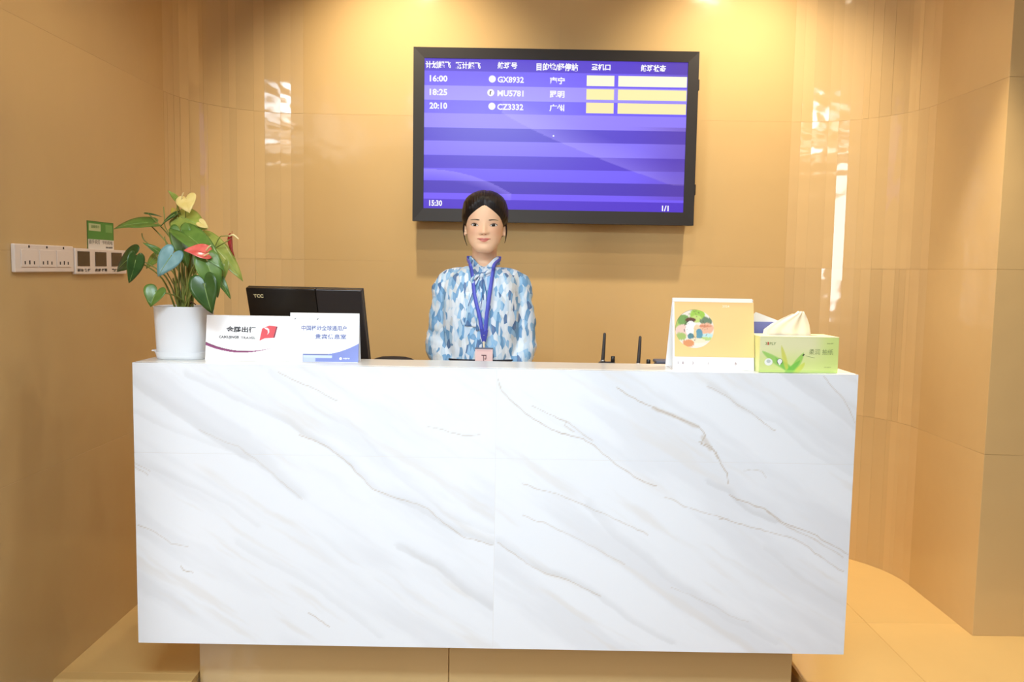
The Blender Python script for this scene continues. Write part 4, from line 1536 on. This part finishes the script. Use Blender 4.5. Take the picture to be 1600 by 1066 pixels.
# --- head profile: z, half width, front, back
HP = np.array([
    (-.1075, .014, -.070, -.048), (-.1045, .025, -.079, -.038), (-.098, .0345, -.0850, -.020), (-.086, .0450, -.0880, .004),
    (-.070, .0560, -.0880, .030), (-.050, .0625, -.0885, .060), (-.025, .0665, -.0900, .083), (.0, .0700, -.0905, .092),
    (.025, .0725, -.0920, .097), (.050, .0720, -.0895, .096), (.070, .0670, -.0810, .088), (.086, .0560, -.0650, .072),
    (.098, .0400, -.0430, .050), (.105, .0220, -.022, .028), (.1075, .006, -.008, .012)])


def hp(z):
    zz = np.linspace(HP[0, 0], HP[-1, 0], 400)
    out = []
    for k in (1, 2, 3):
        y = np.interp(zz, HP[:, 0], HP[:, k])
        ker = np.hanning(31)
        ker /= ker.sum()
        ys = np.convolve(np.pad(y, 15, mode='edge'), ker, 'valid')
        w = np.clip(np.minimum(np.arange(400), 399 - np.arange(400)) / 30.0, 0, 1)
        out.append(np.interp(z, zz, ys * w + y * (1 - w)))
    return out


def G(x, z, cx, cz, sx, sz):
    return np.exp(-((x - cx) / sx) ** 2 - ((z - cz) / sz) ** 2)


def relief(x, z):
    """how far the face stands out towards -y"""
    ax = np.abs(x)
    g = 0.0
    # nose: bridge, tip, wings
    t = np.clip((.004 - z) / .040, 0, 1)
    g = g + (.0035 + .0125 * t ** 1.25) * np.exp(-(x / (.0065 + .0045 * t)) ** 2) * (1 - sstep(-.004, .016, z)) * sstep(-.0450, -.0385, z)
    g = g + .0062 * G(ax, z, .0115, -.0365, .0060, .0055)
    g = g - .0032 * G(ax, z, .0062, -.0432, .0040, .0026)
    # eyes
    g = g - .0060 * G(ax, z, .0330, -.0090, .0160, .0095)
    g = g + .0040 * G(ax, z, .0335, -.0100, .0125, .0060)
    g = g + .0022 * G(ax, z, .0320, .0100, .0200, .0065)
    # cheeks, lips, chin
    g = g + .0035 * G(ax, z, .0400, -.030, .0180, .0180)
    g = g + .0052 * G(x, z, 0, -.0575, .0200, .0042) + .0058 * G(x, z, 0, -.0660, .0165, .0048)
    g = g - .0042 * G(x, z, 0, -.0615, .0230, .0014)
    g = g - .0020 * G(x, z, 0, -.0765, .0180, .0040)
    g = g + .0045 * G(x, z, 0, -.0920, .0150, .0095)
    g = g - .0012 * G(x, z, 0, -.0500, .0030, .0050)
    g = g - .0016 * G(ax, z, .0265, -.0600, .0050, .0060)
    return g


NA, NZ = 120, 120
zs = -.1075 + .215 * (1 - np.cos(np.linspace(0, PI, NZ))) / 2
hw, hf, hb = hp(zs)
ang = np.linspace(0, 2 * PI, NA, endpoint=False)
HV = []
for i in range(NZ):
    ce_, se = (hf[i] + hb[i]) / 2, (hb[i] - hf[i]) / 2
    ca, sa = np.cos(ang), np.sin(ang)
    x = hw[i] * np.sign(sa) * np.abs(sa) ** (2 / 2.15)
    y = ce_ - se * np.sign(ca) * np.abs(ca) ** (2 / 2.15)
    fr = sstep(0.15, .6, ca)
    y = y - relief(x, zs[i]) * fr
    HV.append(np.stack([x, y, np.full(NA, zs[i])], 1))
HV = np.array(HV)
TILT = 0.0
headV = HV.reshape(-1, 3) + np.array([HX, HY, HZ])
headF = [(i * NA + j, i * NA + (j + 1) % NA, (i + 1) * NA + (j + 1) % NA, (i + 1) * NA + j) for i in range(NZ - 1) for j in range(NA)]
headF += [tuple(range(NA))[::-1], tuple((NZ - 1) * NA + j for j in range(NA))]
parts = [(headV.tolist(), headF)]
# ears
for s in (-1, 1):
    ex_ = HX + s * .0715
    v, f = ellipsoid((0, 0, 0), (.0075, .0150, .0300), 18, 12)
    v = [(ex_ + p[0] + s * (p[1] * .35 + .002), HY + .014 + p[1] - .08 * p[2], HZ - .012 + p[2] - .10 * p[1]) for p in v]
    parts.append((v, f))
    v, f = ellipsoid((ex_ + s * .0015, HY + .004, HZ - .036), (.005, .0075, .009), 12, 8)
    parts.append((v, f))
# neck and trunk
parts.append(tube([(HX, HY + .030, HZ - .060), (HX - .001, HY + .026, HZ - .105), (HX - .003, BYc + .006, 1.385), (BX, BYc + .005, 1.345)], [.050, .0455, .0470, .066], n=28))


def ering(cx, cy, z, a, b, n=36, e=2.3):
    return superring((cx, cy), a, b, z, e, n)


parts.append(loft([ering(BX, BYc, z, a, b) for z, a, b in ((.80, .05, .05), (.83, .140, .100), (.90, .152, .105), (1.0, .118, .085), (1.08, .112, .082), (1.18, .128, .092), (1.26, .140, .092), (1.315, .116, .070), (1.340, .082, .054), (1.362, .054, .046))]))
SH = {}
for s in (-1, 1):
    shd = Vector((BX + s * .130, BYc + .005, 1.308))
    elb = Vector((BX + s * .148, BYc + .005, 1.075))
    wri = Vector((BX + s * .072, .500, .925 if s < 0 else .905))
    SH[s] = (shd, elb, wri)
    parts.append(tube([shd - Vector((s * .03, 0, -.005)), shd, shd.lerp(elb, .5), elb], [.034, .036, .034, .031], n=16))
    parts.append(tube([elb, elb.lerp(wri, .35), wri], [.031, .029, .0215], n=16))
    # hand: palm from four metacarpals, four fingers, thumb; folded one over the other
    d = Vector((-s * .93, -.22, -.20 if s < 0 else -.10)).normalized()
    back = Vector((-s * .10, -.72, .68)).normalized()       # back of the hand looks forward and up
    lat = d.cross(back).normalized()
    if lat.z > 0:
        lat = -lat                                              # index side up
    lat = -lat
    kn = []
    for k in range(4):
        off = (k - 1.5) * .0185
        kp = wri + d * (.082 - .006 * abs(k - 1.2)) + lat * off
        parts.append(tube([wri + lat * off * .45, wri.lerp(kp, .55) + back * .001, kp], [.0135, .0125, .0098], n=12, sub=3))
        kn.append(kp)
    parts.append(tube([wri - d * .01, wri + d * .035, wri + d * .066], [.019, .019, .014], n=14, sub=3, flat=(back, .8)))
    for k in range(4):
        ln = (.066, .076, .071, .056)[3 - k] if s < 0 else (.066, .076, .071, .056)[3 - k]
        p0 = kn[k]
        d1 = (d - back * .18).normalized()
        d2 = (d - back * .55).normalized()
        d3 = (d - back * .95).normalized()
        p1 = p0 + d1 * ln * .46
        p2 = p1 + d2 * ln * .30
        p3 = p2 + d3 * ln * .24
        parts.append(tube([p0, p1, p2, p3], [.0090, .0082, .0074, .0060], n=10, sub=3))
    t0 = wri + d * .018 + lat * .020
    t1 = t0 + (d * .55 + lat * .75 - back * .2).normalized() * .036
    t2 = t1 + (d * .85 + lat * .35 - back * .25).normalized() * .030
    t3 = t2 + (d * .95 - lat * .05 - back * .3).normalized() * .024
    parts.append(tube([t0, t1, t2, t3], [.0130, .0105, .0092, .0068], n=10, sub=3))
    # leg and foot
    hip = Vector((BX + s * .075, BYc + .005, .85))
    kne = Vector((BX + s * .080, BYc - .005, .46))
    ank = Vector((BX + s * .080, BYc + .020, .085))
    parts.append(tube([hip, hip.lerp(kne, .5), kne, kne.lerp(ank, .35) + Y * .012, ank], [.072, .062, .046, .046, .030], n=18))
    parts.append(tube([ank + Y * .02 - Z * .03, ank - Y * .05 - Z * .045, ank - Y * .13 - Z * .062], [.032, .031, .021], n=14))
V, F = join_geo(parts)
me = remesh(V, F, .0032, 2, 'body')
nv = len(me.vertices)
co = np.empty(nv * 3, 'f')
me.vertices.foreach_get('co', co)
co = co.reshape(-1, 3)
# skin tone: soft blush on cheeks, lips a little rosier (complexion, not shading)
lx, lz = co[:, 0] - HX, co[:, 2] - HZ
c = np.full((nv, 3), (240, 196, 160), float)
front = (co[:, 1] < HY - .02) & (lz > -.12)
q = G(np.abs(lx), lz, .040, -.028, .022, .018) * front
c = mix(c, (232, 160, 132), q * .35)
q = G(lx, lz, 0, -.036, .010, .008) * front
c = mix(c, (228, 168, 136), q * .3)
ca_ = np.ones((nv, 4))
ca_[:, :3] = lin(c)
me.color_attributes.new('Col', 'FLOAT_COLOR', 'POINT').data.foreach_set('color', ca_.astype('f').ravel())
bvh = bvh_of(me)
body = put('body', me, M_skin, person, True)


def face(x, z, off=0.0006):
    """point on the face surface at local x, z"""
    h = bvh.ray_cast(Vector((HX + x, HY - .3, HZ + z)), Vector((0, 1, 0)))
    return (h[0] if h[0] else Vector((HX + x, HY - .09, HZ + z))) - Y * off


def face_patch(name, outline_top, outline_bot, m, off, nx=18, ny=4, parent=None, xs=None):
    """sheet lying on the face between two curves z_top(x), z_bot(x)"""
    V, F = [], []
    for i in range(nx + 1):
        x = xs[0] + (xs[1] - xs[0]) * i / nx
        t = i / nx
        a, b = outline_bot(t), outline_top(t)
        for j in range(ny + 1):
            V.append(face(x, a + (b - a) * j / ny, off))
    for i in range(nx):
        for j in range(ny):
            p = i * (ny + 1) + j
            F.append((p, p + ny + 1, p + ny + 2, p + 1))
    return add(name, V, F, m, parent or person, True)


M_eyew = mat('eye_white', (240, 234, 228), .25)
M_iris = mat('dark_iris', (36, 24, 18), .12, .6)
M_lash = mat('lash_line', (44, 30, 26), .6)
M_brow = mat('eyebrow_hair', (74, 52, 40), .7)
M_lip = mat('lips_rose', (208, 118, 102), .4)
M_lipd = mat('lip_line', (138, 66, 58), .5)
M_crease = mat('lid_crease', (206, 150, 118), .6)
for s in (-1, 1):
    cx_ = .0335 * s
    xi, xo = cx_ - s * .0130, cx_ + s * .0135          # inner, outer corner
    zt = lambda t: -.0105 + .0066 * math.sin(PI * min(max(t, 0), 1)) ** .75 + .0022 * t
    zb = lambda t: -.0105 - .0026 * math.sin(PI * min(max(t, 0), 1)) ** .9 + .0022 * t
    ew = face_patch('eye', zt, zb, M_eyew, .0005, 16, 4, xs=(xi, xo))
    # iris, cut by the lids
    V, F = [], []
    n = 24
    V.append(face(cx_ + s * .0002, -.0080, .0010))
    for k in range(n):
        a = 2 * PI * k / n
        x = .0061 * math.cos(a)
        z = -.0080 + .0058 * math.sin(a)
        t = (cx_ + x - xi) / (xo - xi)
        z = min(max(z, zb(t)), zt(t))
        V.append(face(cx_ + x, z, .0010))
    F = [(0, 1 + k, 1 + (k + 1) % n) for k in range(n)]
    add('iris', V, F, M_iris, ew, True)
    v, f = disc_geo(face(cx_ - .0018, -.0062, .0014), X, Z, .0010, n=10)
    add('catchlight_glint', v, f, M_eyew, ew)
    face_patch('lash', lambda t: zt(t) + .0010 + .0009 * t, lambda t: zt(t) - .0008, M_lash, .0013, 16, 1, ew, (xi, xo + s * .0015))
    face_patch('lower_lash', lambda t: zb(t) + .0001, lambda t: zb(t) - .0006, M_brow, .0009, 16, 1, ew, (xi, xo))
    face_patch('lid_crease', lambda t: zt(t) + .0034, lambda t: zt(t) + .0027, M_crease, .0004, 16, 1, ew, (xi + s * .001, xo))
    # brow
    bt = lambda t: .0075 + .0048 * math.sin(PI * (.20 + .62 * t)) + .0004 * t + .0004 * (1 - t) ** 2
    bb = lambda t: bt(t) - (.0036 * (1 - t) ** .6 + .0006) * (.6 + .4 * min(1, t * 6))
    face_patch('eyebrow', bt, bb, M_brow, .0006, 18, 2, xs=(s * .0165, s * .0510))
# lips
up_t = lambda t: -.0600 + (.0058 - .0016 * math.exp(-((t - .5) / .06) ** 2)) * math.sin(PI * min(max(t, .0), 1)) ** .8 + .0034 * (2 * t - 1) ** 2
mid = lambda t: -.0608 + .0034 * (2 * t - 1) ** 2
lo_b = lambda t: -.0608 - .0080 * math.sin(PI * min(max(t, 0), 1)) ** 1.0 + .0034 * (2 * t - 1) ** 2
lp = face_patch('lips', up_t, lambda t: mid(t) + .0003, M_lip, .0006, 22, 3, xs=(-.0238, .0238))
face_patch('lower_lip', lambda t: mid(t) - .0003, lo_b, M_lip, .0006, 22, 3, lp, (-.0215, .0215))
face_patch('lip_line', lambda t: mid(t) + .0007, lambda t: mid(t) - .0007, M_lipd, .0011, 22, 1, lp, (-.0248, .0248))
for s in (-1, 1):
    v, f = disc_geo(face(s * .0062, -.0418, .0006), X, Z, .0030, .0014, 12)
    add('nostril', v, f, M_crease if False else M_lipd, person)

# --- hair: shell over the skull, parted and drawn back to a low bun
phis = [0, 6, 13, 25, 34, 42, 52, 64, 74, 84, 95, 108, 122, 180]
zhl = [.0630, .0580, .0510, .0375, .0280, .0190, .0070, -.0030, -.0090, -.0130, -.0140, -.0320, -.0620, -.0760]
hz2 = np.linspace(-.085, .1075, 110)
hz2 = np.sort(np.concatenate([hz2, .1075 - (.1075 - .098) * np.linspace(0, 1, 12)[1:-1] ** 2]))
w2, f2_, b2 = hp(hz2)
NA2 = 180
ang2 = np.linspace(0, 2 * PI, NA2, endpoint=False)
SV, SM = [], []
for i, z in enumerate(hz2):
    ce_, se = (f2_[i] + b2[i]) / 2, (b2[i] - f2_[i]) / 2
    ca, sa = np.cos(ang2), np.sin(ang2)
    x = w2[i] * np.sign(sa) * np.abs(sa) ** (2 / 2.15)
    y = ce_ - se * np.sign(ca) * np.abs(ca) ** (2 / 2.15)
    ph = np.degrees(np.arctan2(np.abs(x), -(y - .004)))
    m = z - np.interp(ph, phis, zhl)
    th = .0125 * sstep(0, .024, m) + .0015 * sstep(0, .004, m)
    th = th + .0020 * sstep(.05, .09, z) - .0022 * np.exp(-((x - .006) / .0035) ** 2) * (y < .02) * sstep(.0, .01, m)
    th = th + .0008 * np.sin(np.degrees(ph) * .004 + x * 900) * sstep(0, .02, m)
    th = np.where(m < 0, -.0035, th)
    c0 = np.array([0, .003, .004])
    P = np.stack([x, y, np.full(NA2, z)], 1)
    dv = P - c0
    dv[:, 2] *= .55 if z < .05 else 1.0
    dv /= np.linalg.norm(dv, axis=1)[:, None]
    SV.append(P + dv * th[:, None])
    SM.append(m)
SV, SM = np.array(SV), np.array(SM)
keep = SM > -.006
idx = -np.ones(SM.shape, int)
V, F = [], []
for i in range(len(hz2) - 1):
    for j in range(NA2):
        q = [(i, j), (i, (j + 1) % NA2), (i + 1, (j + 1) % NA2), (i + 1, j)]
        if all(keep[a] for a in q):
            for a in q:
                if idx[a] < 0:
                    idx[a] = len(V)
                    V.append(SV[a] + np.array([HX, HY, HZ]))
            F.append(tuple(int(idx[a]) for a in q))
tp = [int(idx[len(hz2) - 1, j]) for j in range(NA2)]
F.append(tuple(tp))
hair = add('hair', V, F, M_hair, person, True)
# low bun, nape and loose strands
v, f = ellipsoid((HX, HY + .118, HZ - .030), (.042, .030, .038), 24, 14)
add('bun', v, f, M_hair, hair, True)
v, f = loft([superring((HX, HY + .072), a, b, HZ + z, 2.4, 30) for z, a, b in ((-.085, .030, .018), (-.06, .048, .030), (-.03, .056, .036), (.0, .056, .036), (.02, .04, .02))])
add('nape_hair', v, f, M_hair, hair, True)
for s, pts in ((-1, [(-.0775, -.002, .004), (-.0790, .004, -.025), (-.0745, .012, -.055), (-.066, .020, -.080)]),
               (1, [(.0780, .000, .002), (.0805, .008, -.025), (.0780, .018, -.050), (.0740, .026, -.068)])):
    v, f = tube([(HX + p[0], HY + p[1], HZ + p[2]) for p in pts], [.0034, .0026, .0018, .0008], n=7)
    add('loose_strand', v, f, M_hair, hair, True)

# --- blouse: trunk and full sleeves as one garment with folds
bp_ = []
bp_.append(loft([ering(BX, BYc, z, a, b, 48, 2.4) for z, a, b in
                 ((.985, .128, .098), (1.02, .134, .102), (1.10, .142, .106), (1.18, .150, .110), (1.25, .150, .108), (1.295, .148, .098), (1.325, .138, .086), (1.346, .108, .074), (1.360, .082, .064), (1.368, .066, .056))]))
for s in (-1, 1):
    shd, elb, wri = SH[s]
    bp_.append(tube([shd - Vector((s * .055, 0, -.012)), shd + Vector((0, 0, -.004)), shd.lerp(elb, .35) + X * s * .010, shd.lerp(elb, .72) + X * s * .014, elb + X * s * .008 - Z * .012, elb.lerp(wri, .45) - Z * .022, elb.lerp(wri, .80) - Z * .008, wri - (wri - elb).normalized() * .004],
                    [.046, .048, .047, .048, .052, .052, .044, .031], n=22))
V, F = join_geo(bp_)
bm_ = remesh(V, F, .0048, 3, 'blouse')
bm_.update()
nv = len(bm_.vertices)
co = np.empty(nv * 3, 'f')
no = np.empty(nv * 3, 'f')
bm_.vertices.foreach_get('co', co)
bm_.vertices.foreach_get('normal', no)
co, no = co.reshape(-1, 3), no.reshape(-1, 3)
ax = np.abs(co[:, 0] - BX)
arm = sstep(.135, .165, ax)
f_t = fbm(co[:, 0] * 26 + 5, co[:, 2] * 5 + co[:, 1] * 9, 3) - .5
f_a = fbm(co[:, 0] * 14 + co[:, 2] * 30, co[:, 1] * 20 + 8 + co[:, 2] * 10, 3) - .5
top_fade = 1 - .8 * sstep(1.33, 1.37, co[:, 2])
co = co + no * ((f_t * .018 * (1 - arm) + f_a * .016 * arm) * top_fade)[:, None]
bm_.vertices.foreach_set('co', co.astype('f').ravel())
bm_.update()
bv2 = bvh_of(bm_)
blouse = put('blouse', bm_, M_blouse, person, True)


def chest(x, z, off=.004):
    h = bv2.ray_cast(Vector((x, .2, z)), Vector((0, 1, 0)))
    y = h[0].y if h[0] else BYc - .08
    return Vector((x, y - off, z))


# collar band, open to a small V at the throat
NK = (HX - .003, BYc + .004)
rings = []
for k in range(49):
    a = 2 * PI * k / 48
    fx, fy = math.sin(a), -math.cos(a)             # a=0 is the throat
    zc = 1.390 - .036 * max(0, math.cos(a)) ** 5 + .004 * (1 - math.cos(a)) * .5
    r1, r2 = .0515, .0560
    o_ = []
    for (rr, dz) in ((r1, .012), (r1 + .002, .014), (r1 + .0045, .012), (r2 + .006, -.012), (r2 + .003, -.016), (r1 + .001, -.010)):
        o_.append((NK[0] + fx * rr * 1.0, NK[1] + fy * rr * 1.04, zc + dz))
    rings.append(o_)
v, f = loft(rings, cap=False)
add('collar', v, f, M_blouse, blouse, True)


def ribbon(name, pts, widths, m, parent, thick=.003, ruffle=0.0):
    """strip following points on the chest; width along x"""
    P, Wd = smooth_path(pts, widths, 6)
    rings = []
    for i, (p, w) in enumerate(zip(P, Wd)):
        t = (P[min(i + 1, len(P) - 1)] - P[max(i - 1, 0)]).normalized()
        sd = t.cross(Vector((0, -1, 0))).normalized()
        row = []
        for k in range(9):
            q = (k / 8 - .5)
            row.append(p + sd * w * q + Vector((0, -ruffle * math.sin(q * 11 + i * .25) * min(1, w / .03), 0)))
        back_ = [r_ + Y * thick for r_ in reversed(row)]
        rings.append(row + back_)
    v, f = loft(rings)
    return add(name, v, f, m, parent, True)


bowc = chest(-.066, 1.338, .008)
v, f = ellipsoid(tuple(bowc), (.009, .008, .011), 16, 10)
add('bow_knot', v, f, M_blouse, blouse, True)
for s in (-1, 1):
    b0 = bowc + Vector((s * .006, 0, 0))
    e = chest(-.066 + s * .034, 1.350 if s > 0 else 1.318, .008)
    v, f = tube([b0, b0.lerp(e, .5) - Y * .006 + Z * .004, e, e - Z * .013 - X * s * .012, b0 - Z * .006], [.004, .007, .007, .006, .003], n=10)
    add('bow_loop', v, f, M_blouse, blouse, True)
ribbon('bow_tail', [bowc - Z * .008, chest(-.083, 1.28, .006), chest(-.096, 1.21, .006), chest(-.102, 1.150, .005)], [.014, .026, .042, .046], M_blouse, blouse, .002, .0025)
ribbon('bow_tail', [bowc - Z * .008, chest(-.060, 1.28, .007), chest(-.062, 1.21, .007), chest(-.066, 1.135, .006)], [.012, .022, .032, .036], M_blouse, blouse, .002, .0025)
M_pipe = mat('navy_edge', (62, 96, 158), .5)
for pts in ([bowc + Vector((-.006, -.006, -.010)), chest(-.094, 1.28, .009), chest(-.112, 1.225, .009)],
            [bowc + Vector((.002, -.007, -.010)), chest(-.060, 1.28, .012), chest(-.066, 1.22, .012)],
            [bowc + Vector((.005, -.007, -.010)), chest(-.050, 1.29, .014), chest(-.043, 1.22, .014)],
            [bowc + Vector((-.008, -.008, .006)), bowc + Vector((.006, -.010, .008)), chest(-.030, 1.352, .012)]):
    v, f = tube(pts, [.0012] * len(pts), n=5)
    add('tie_edge', v, f, M_pipe, blouse, True)
for s in (-1, 1):
    elb, wri = SH[s][1], SH[s][2]
    d = (wri - elb).normalized()
    v, f = tube([wri - d * .022, wri - d * .002], [.0295, .0275], n=20, sub=1, round_ends=False)
    add('cuff', v, f, M_blouse, blouse, True)
# front placket seam
# --- trousers and shoes
tp_ = [loft([ering(BX, BYc, z, a, b, 40, 2.4) for z, a, b in ((.79, .10, .09), (.82, .168, .122), (.90, .172, .124), (.98, .150, .114), (1.025, .142, .108))])]
for s in (-1, 1):
    hip = Vector((BX + s * .080, BYc + .002, .85))
    tp_.append(tube([hip, hip - Z * .22, hip - Z * .42 + X * s * .004, (BX + s * .086, BYc + .018, .08)], [.088, .080, .068, .058], n=22))
V, F = join_geo(tp_)
put('trousers', remesh(V, F, .007, 3, 'trousers'), M_trouser, person, True)
# waistband with rounded front edge, seen just above the counter ledge
v, f = loft([ering(BX, BYc, z, a, b, 48, 2.4) for z, a, b in ((1.000, .146, .112), (1.003, .149, .115), (1.026, .149, .115), (1.029, .146, .112))])
add('waistband', v, f, M_trouser, person, True)
for s in (-1, 1):
    v, f = tube([(BX + s * .082, BYc + .058, .034), (BX + s * .083, BYc - .02, .040), (BX + s * .086, BYc - .10, .026), (BX + s * .088, BYc - .165, .020)], [.034, .038, .037, .022], n=18, flat=(tuple(Z), .9))
    v = [(p[0], p[1], max(p[2], .0015)) for p in v]
    add('shoe', v, f, M_shoe, person, True)

# ------------------------------------------------------------------ lanyard with badge
lan = empty('lanyard_badge', (-.053, .51, 1.03))
tag(lan, 'violet-blue lanyard with pink name badge hanging on the receptionist', 'badge')
M_rib = mat('violet_blue_ribbon', (84, 92, 200), .5)
M_ribd = mat('dark_blue_ribbon', (52, 58, 160), .5)
LE = chest(-.053, 1.118, .014)


def strap(pts, w, m):
    P, Wd = smooth_path(pts, w, 6)
    rings = []
    for i, (p, ww) in enumerate(zip(P, Wd)):
        t = (P[min(i + 1, len(P) - 1)] - P[max(i - 1, 0)]).normalized()
        n_ = Vector((p.x - NK[0], p.y - NK[1], 0)).normalized()
        sd = t.cross(n_).normalized()
        rings.append([p + sd * ww * .5, p - sd * ww * .5, p - sd * ww * .5 + n_ * .0016, p + sd * ww * .5 + n_ * .0016])
    v, f = loft(rings)
    add('strap', v, f, m, lan, True)


strap([(NK[0] - .061, NK[1] + .010, 1.402), (NK[0] - .061, NK[1] - .022, 1.396), chest(-.108, 1.375, .010), chest(-.100, 1.34, .010), chest(-.088, 1.26, .013), chest(-.068, 1.18, .019), LE + X * -.005], [.013] * 7, M_rib)
strap([(NK[0] + .061, NK[1] + .010, 1.402), (NK[0] + .061, NK[1] - .022, 1.396), chest(-.020, 1.375, .010), chest(-.026, 1.34, .010), chest(-.036, 1.26, .017), chest(-.045, 1.18, .019), LE + X * .005], [.014] * 7, M_rib)
v, f = tube([(NK[0] - .061, NK[1] + .010, 1.402), (NK[0] - .050, NK[1] + .045, 1.404), (NK[0], NK[1] + .064, 1.404), (NK[0] + .050, NK[1] + .045, 1.404), (NK[0] + .061, NK[1] + .010, 1.402)], .0045, n=8)
add('strap', v, f, M_rib, lan, True)
v, f = prism([(-.015, .026), (.015, .020), (.010, -.006), (.006, -.022), (-.006, -.022), (-.011, -.004)], LE - Y * .002, X, Z, -.003)
add('strap_end', v, f, M_ribd, lan)
v, f = disc_geo(LE + Vector((0, -.0056, .002)), X, Z, .0022, n=12)
add('rivet', v, f, M_metal, lan)
CB = LE + Vector((.001, -.002, -.045))
v, f = tube([LE + Vector((0, -.001, -.020)), LE + Vector((0, -.002, -.032)), CB + Z * .004], [.0045, .0042, .0035], n=10)
add('clip', v, f, mat('cream_clip', (236, 220, 190), .4), lan, True)
bw_ = .064
yb = min(CB.y, chest(-.053, 1.04, .004).y) - .002
b = box('badge_card', (CB.x - bw_ / 2, yb - .0012, CB.z - .095), (CB.x + bw_ / 2, yb, CB.z), mat('pink_badge_card', (240, 204, 200), .4), lan, bev=.0005)
v, f = box_geo((CB.x - bw_ / 2 - .001, yb - .0018, CB.z - .004), (CB.x + bw_ / 2 + .001, yb + .0008, CB.z + .002))
add('card_holder_edge', v, f, mat('grey_holder', (116, 116, 130), .4), lan)
v, f = box_geo((CB.x - .026, yb - .0016, CB.z - .0105), (CB.x + .026, yb - .0013, CB.z - .0092))
add('printed_line', v, f, mat('rose_ink', (206, 150, 150), .5), lan)
text('卫', .026, (CB.x, yb - .0013, CB.z - .050), X, Z, mat('badge_ink', (104, 66, 72), .5), lan, width=.021, align='CENTER', bold=.02)
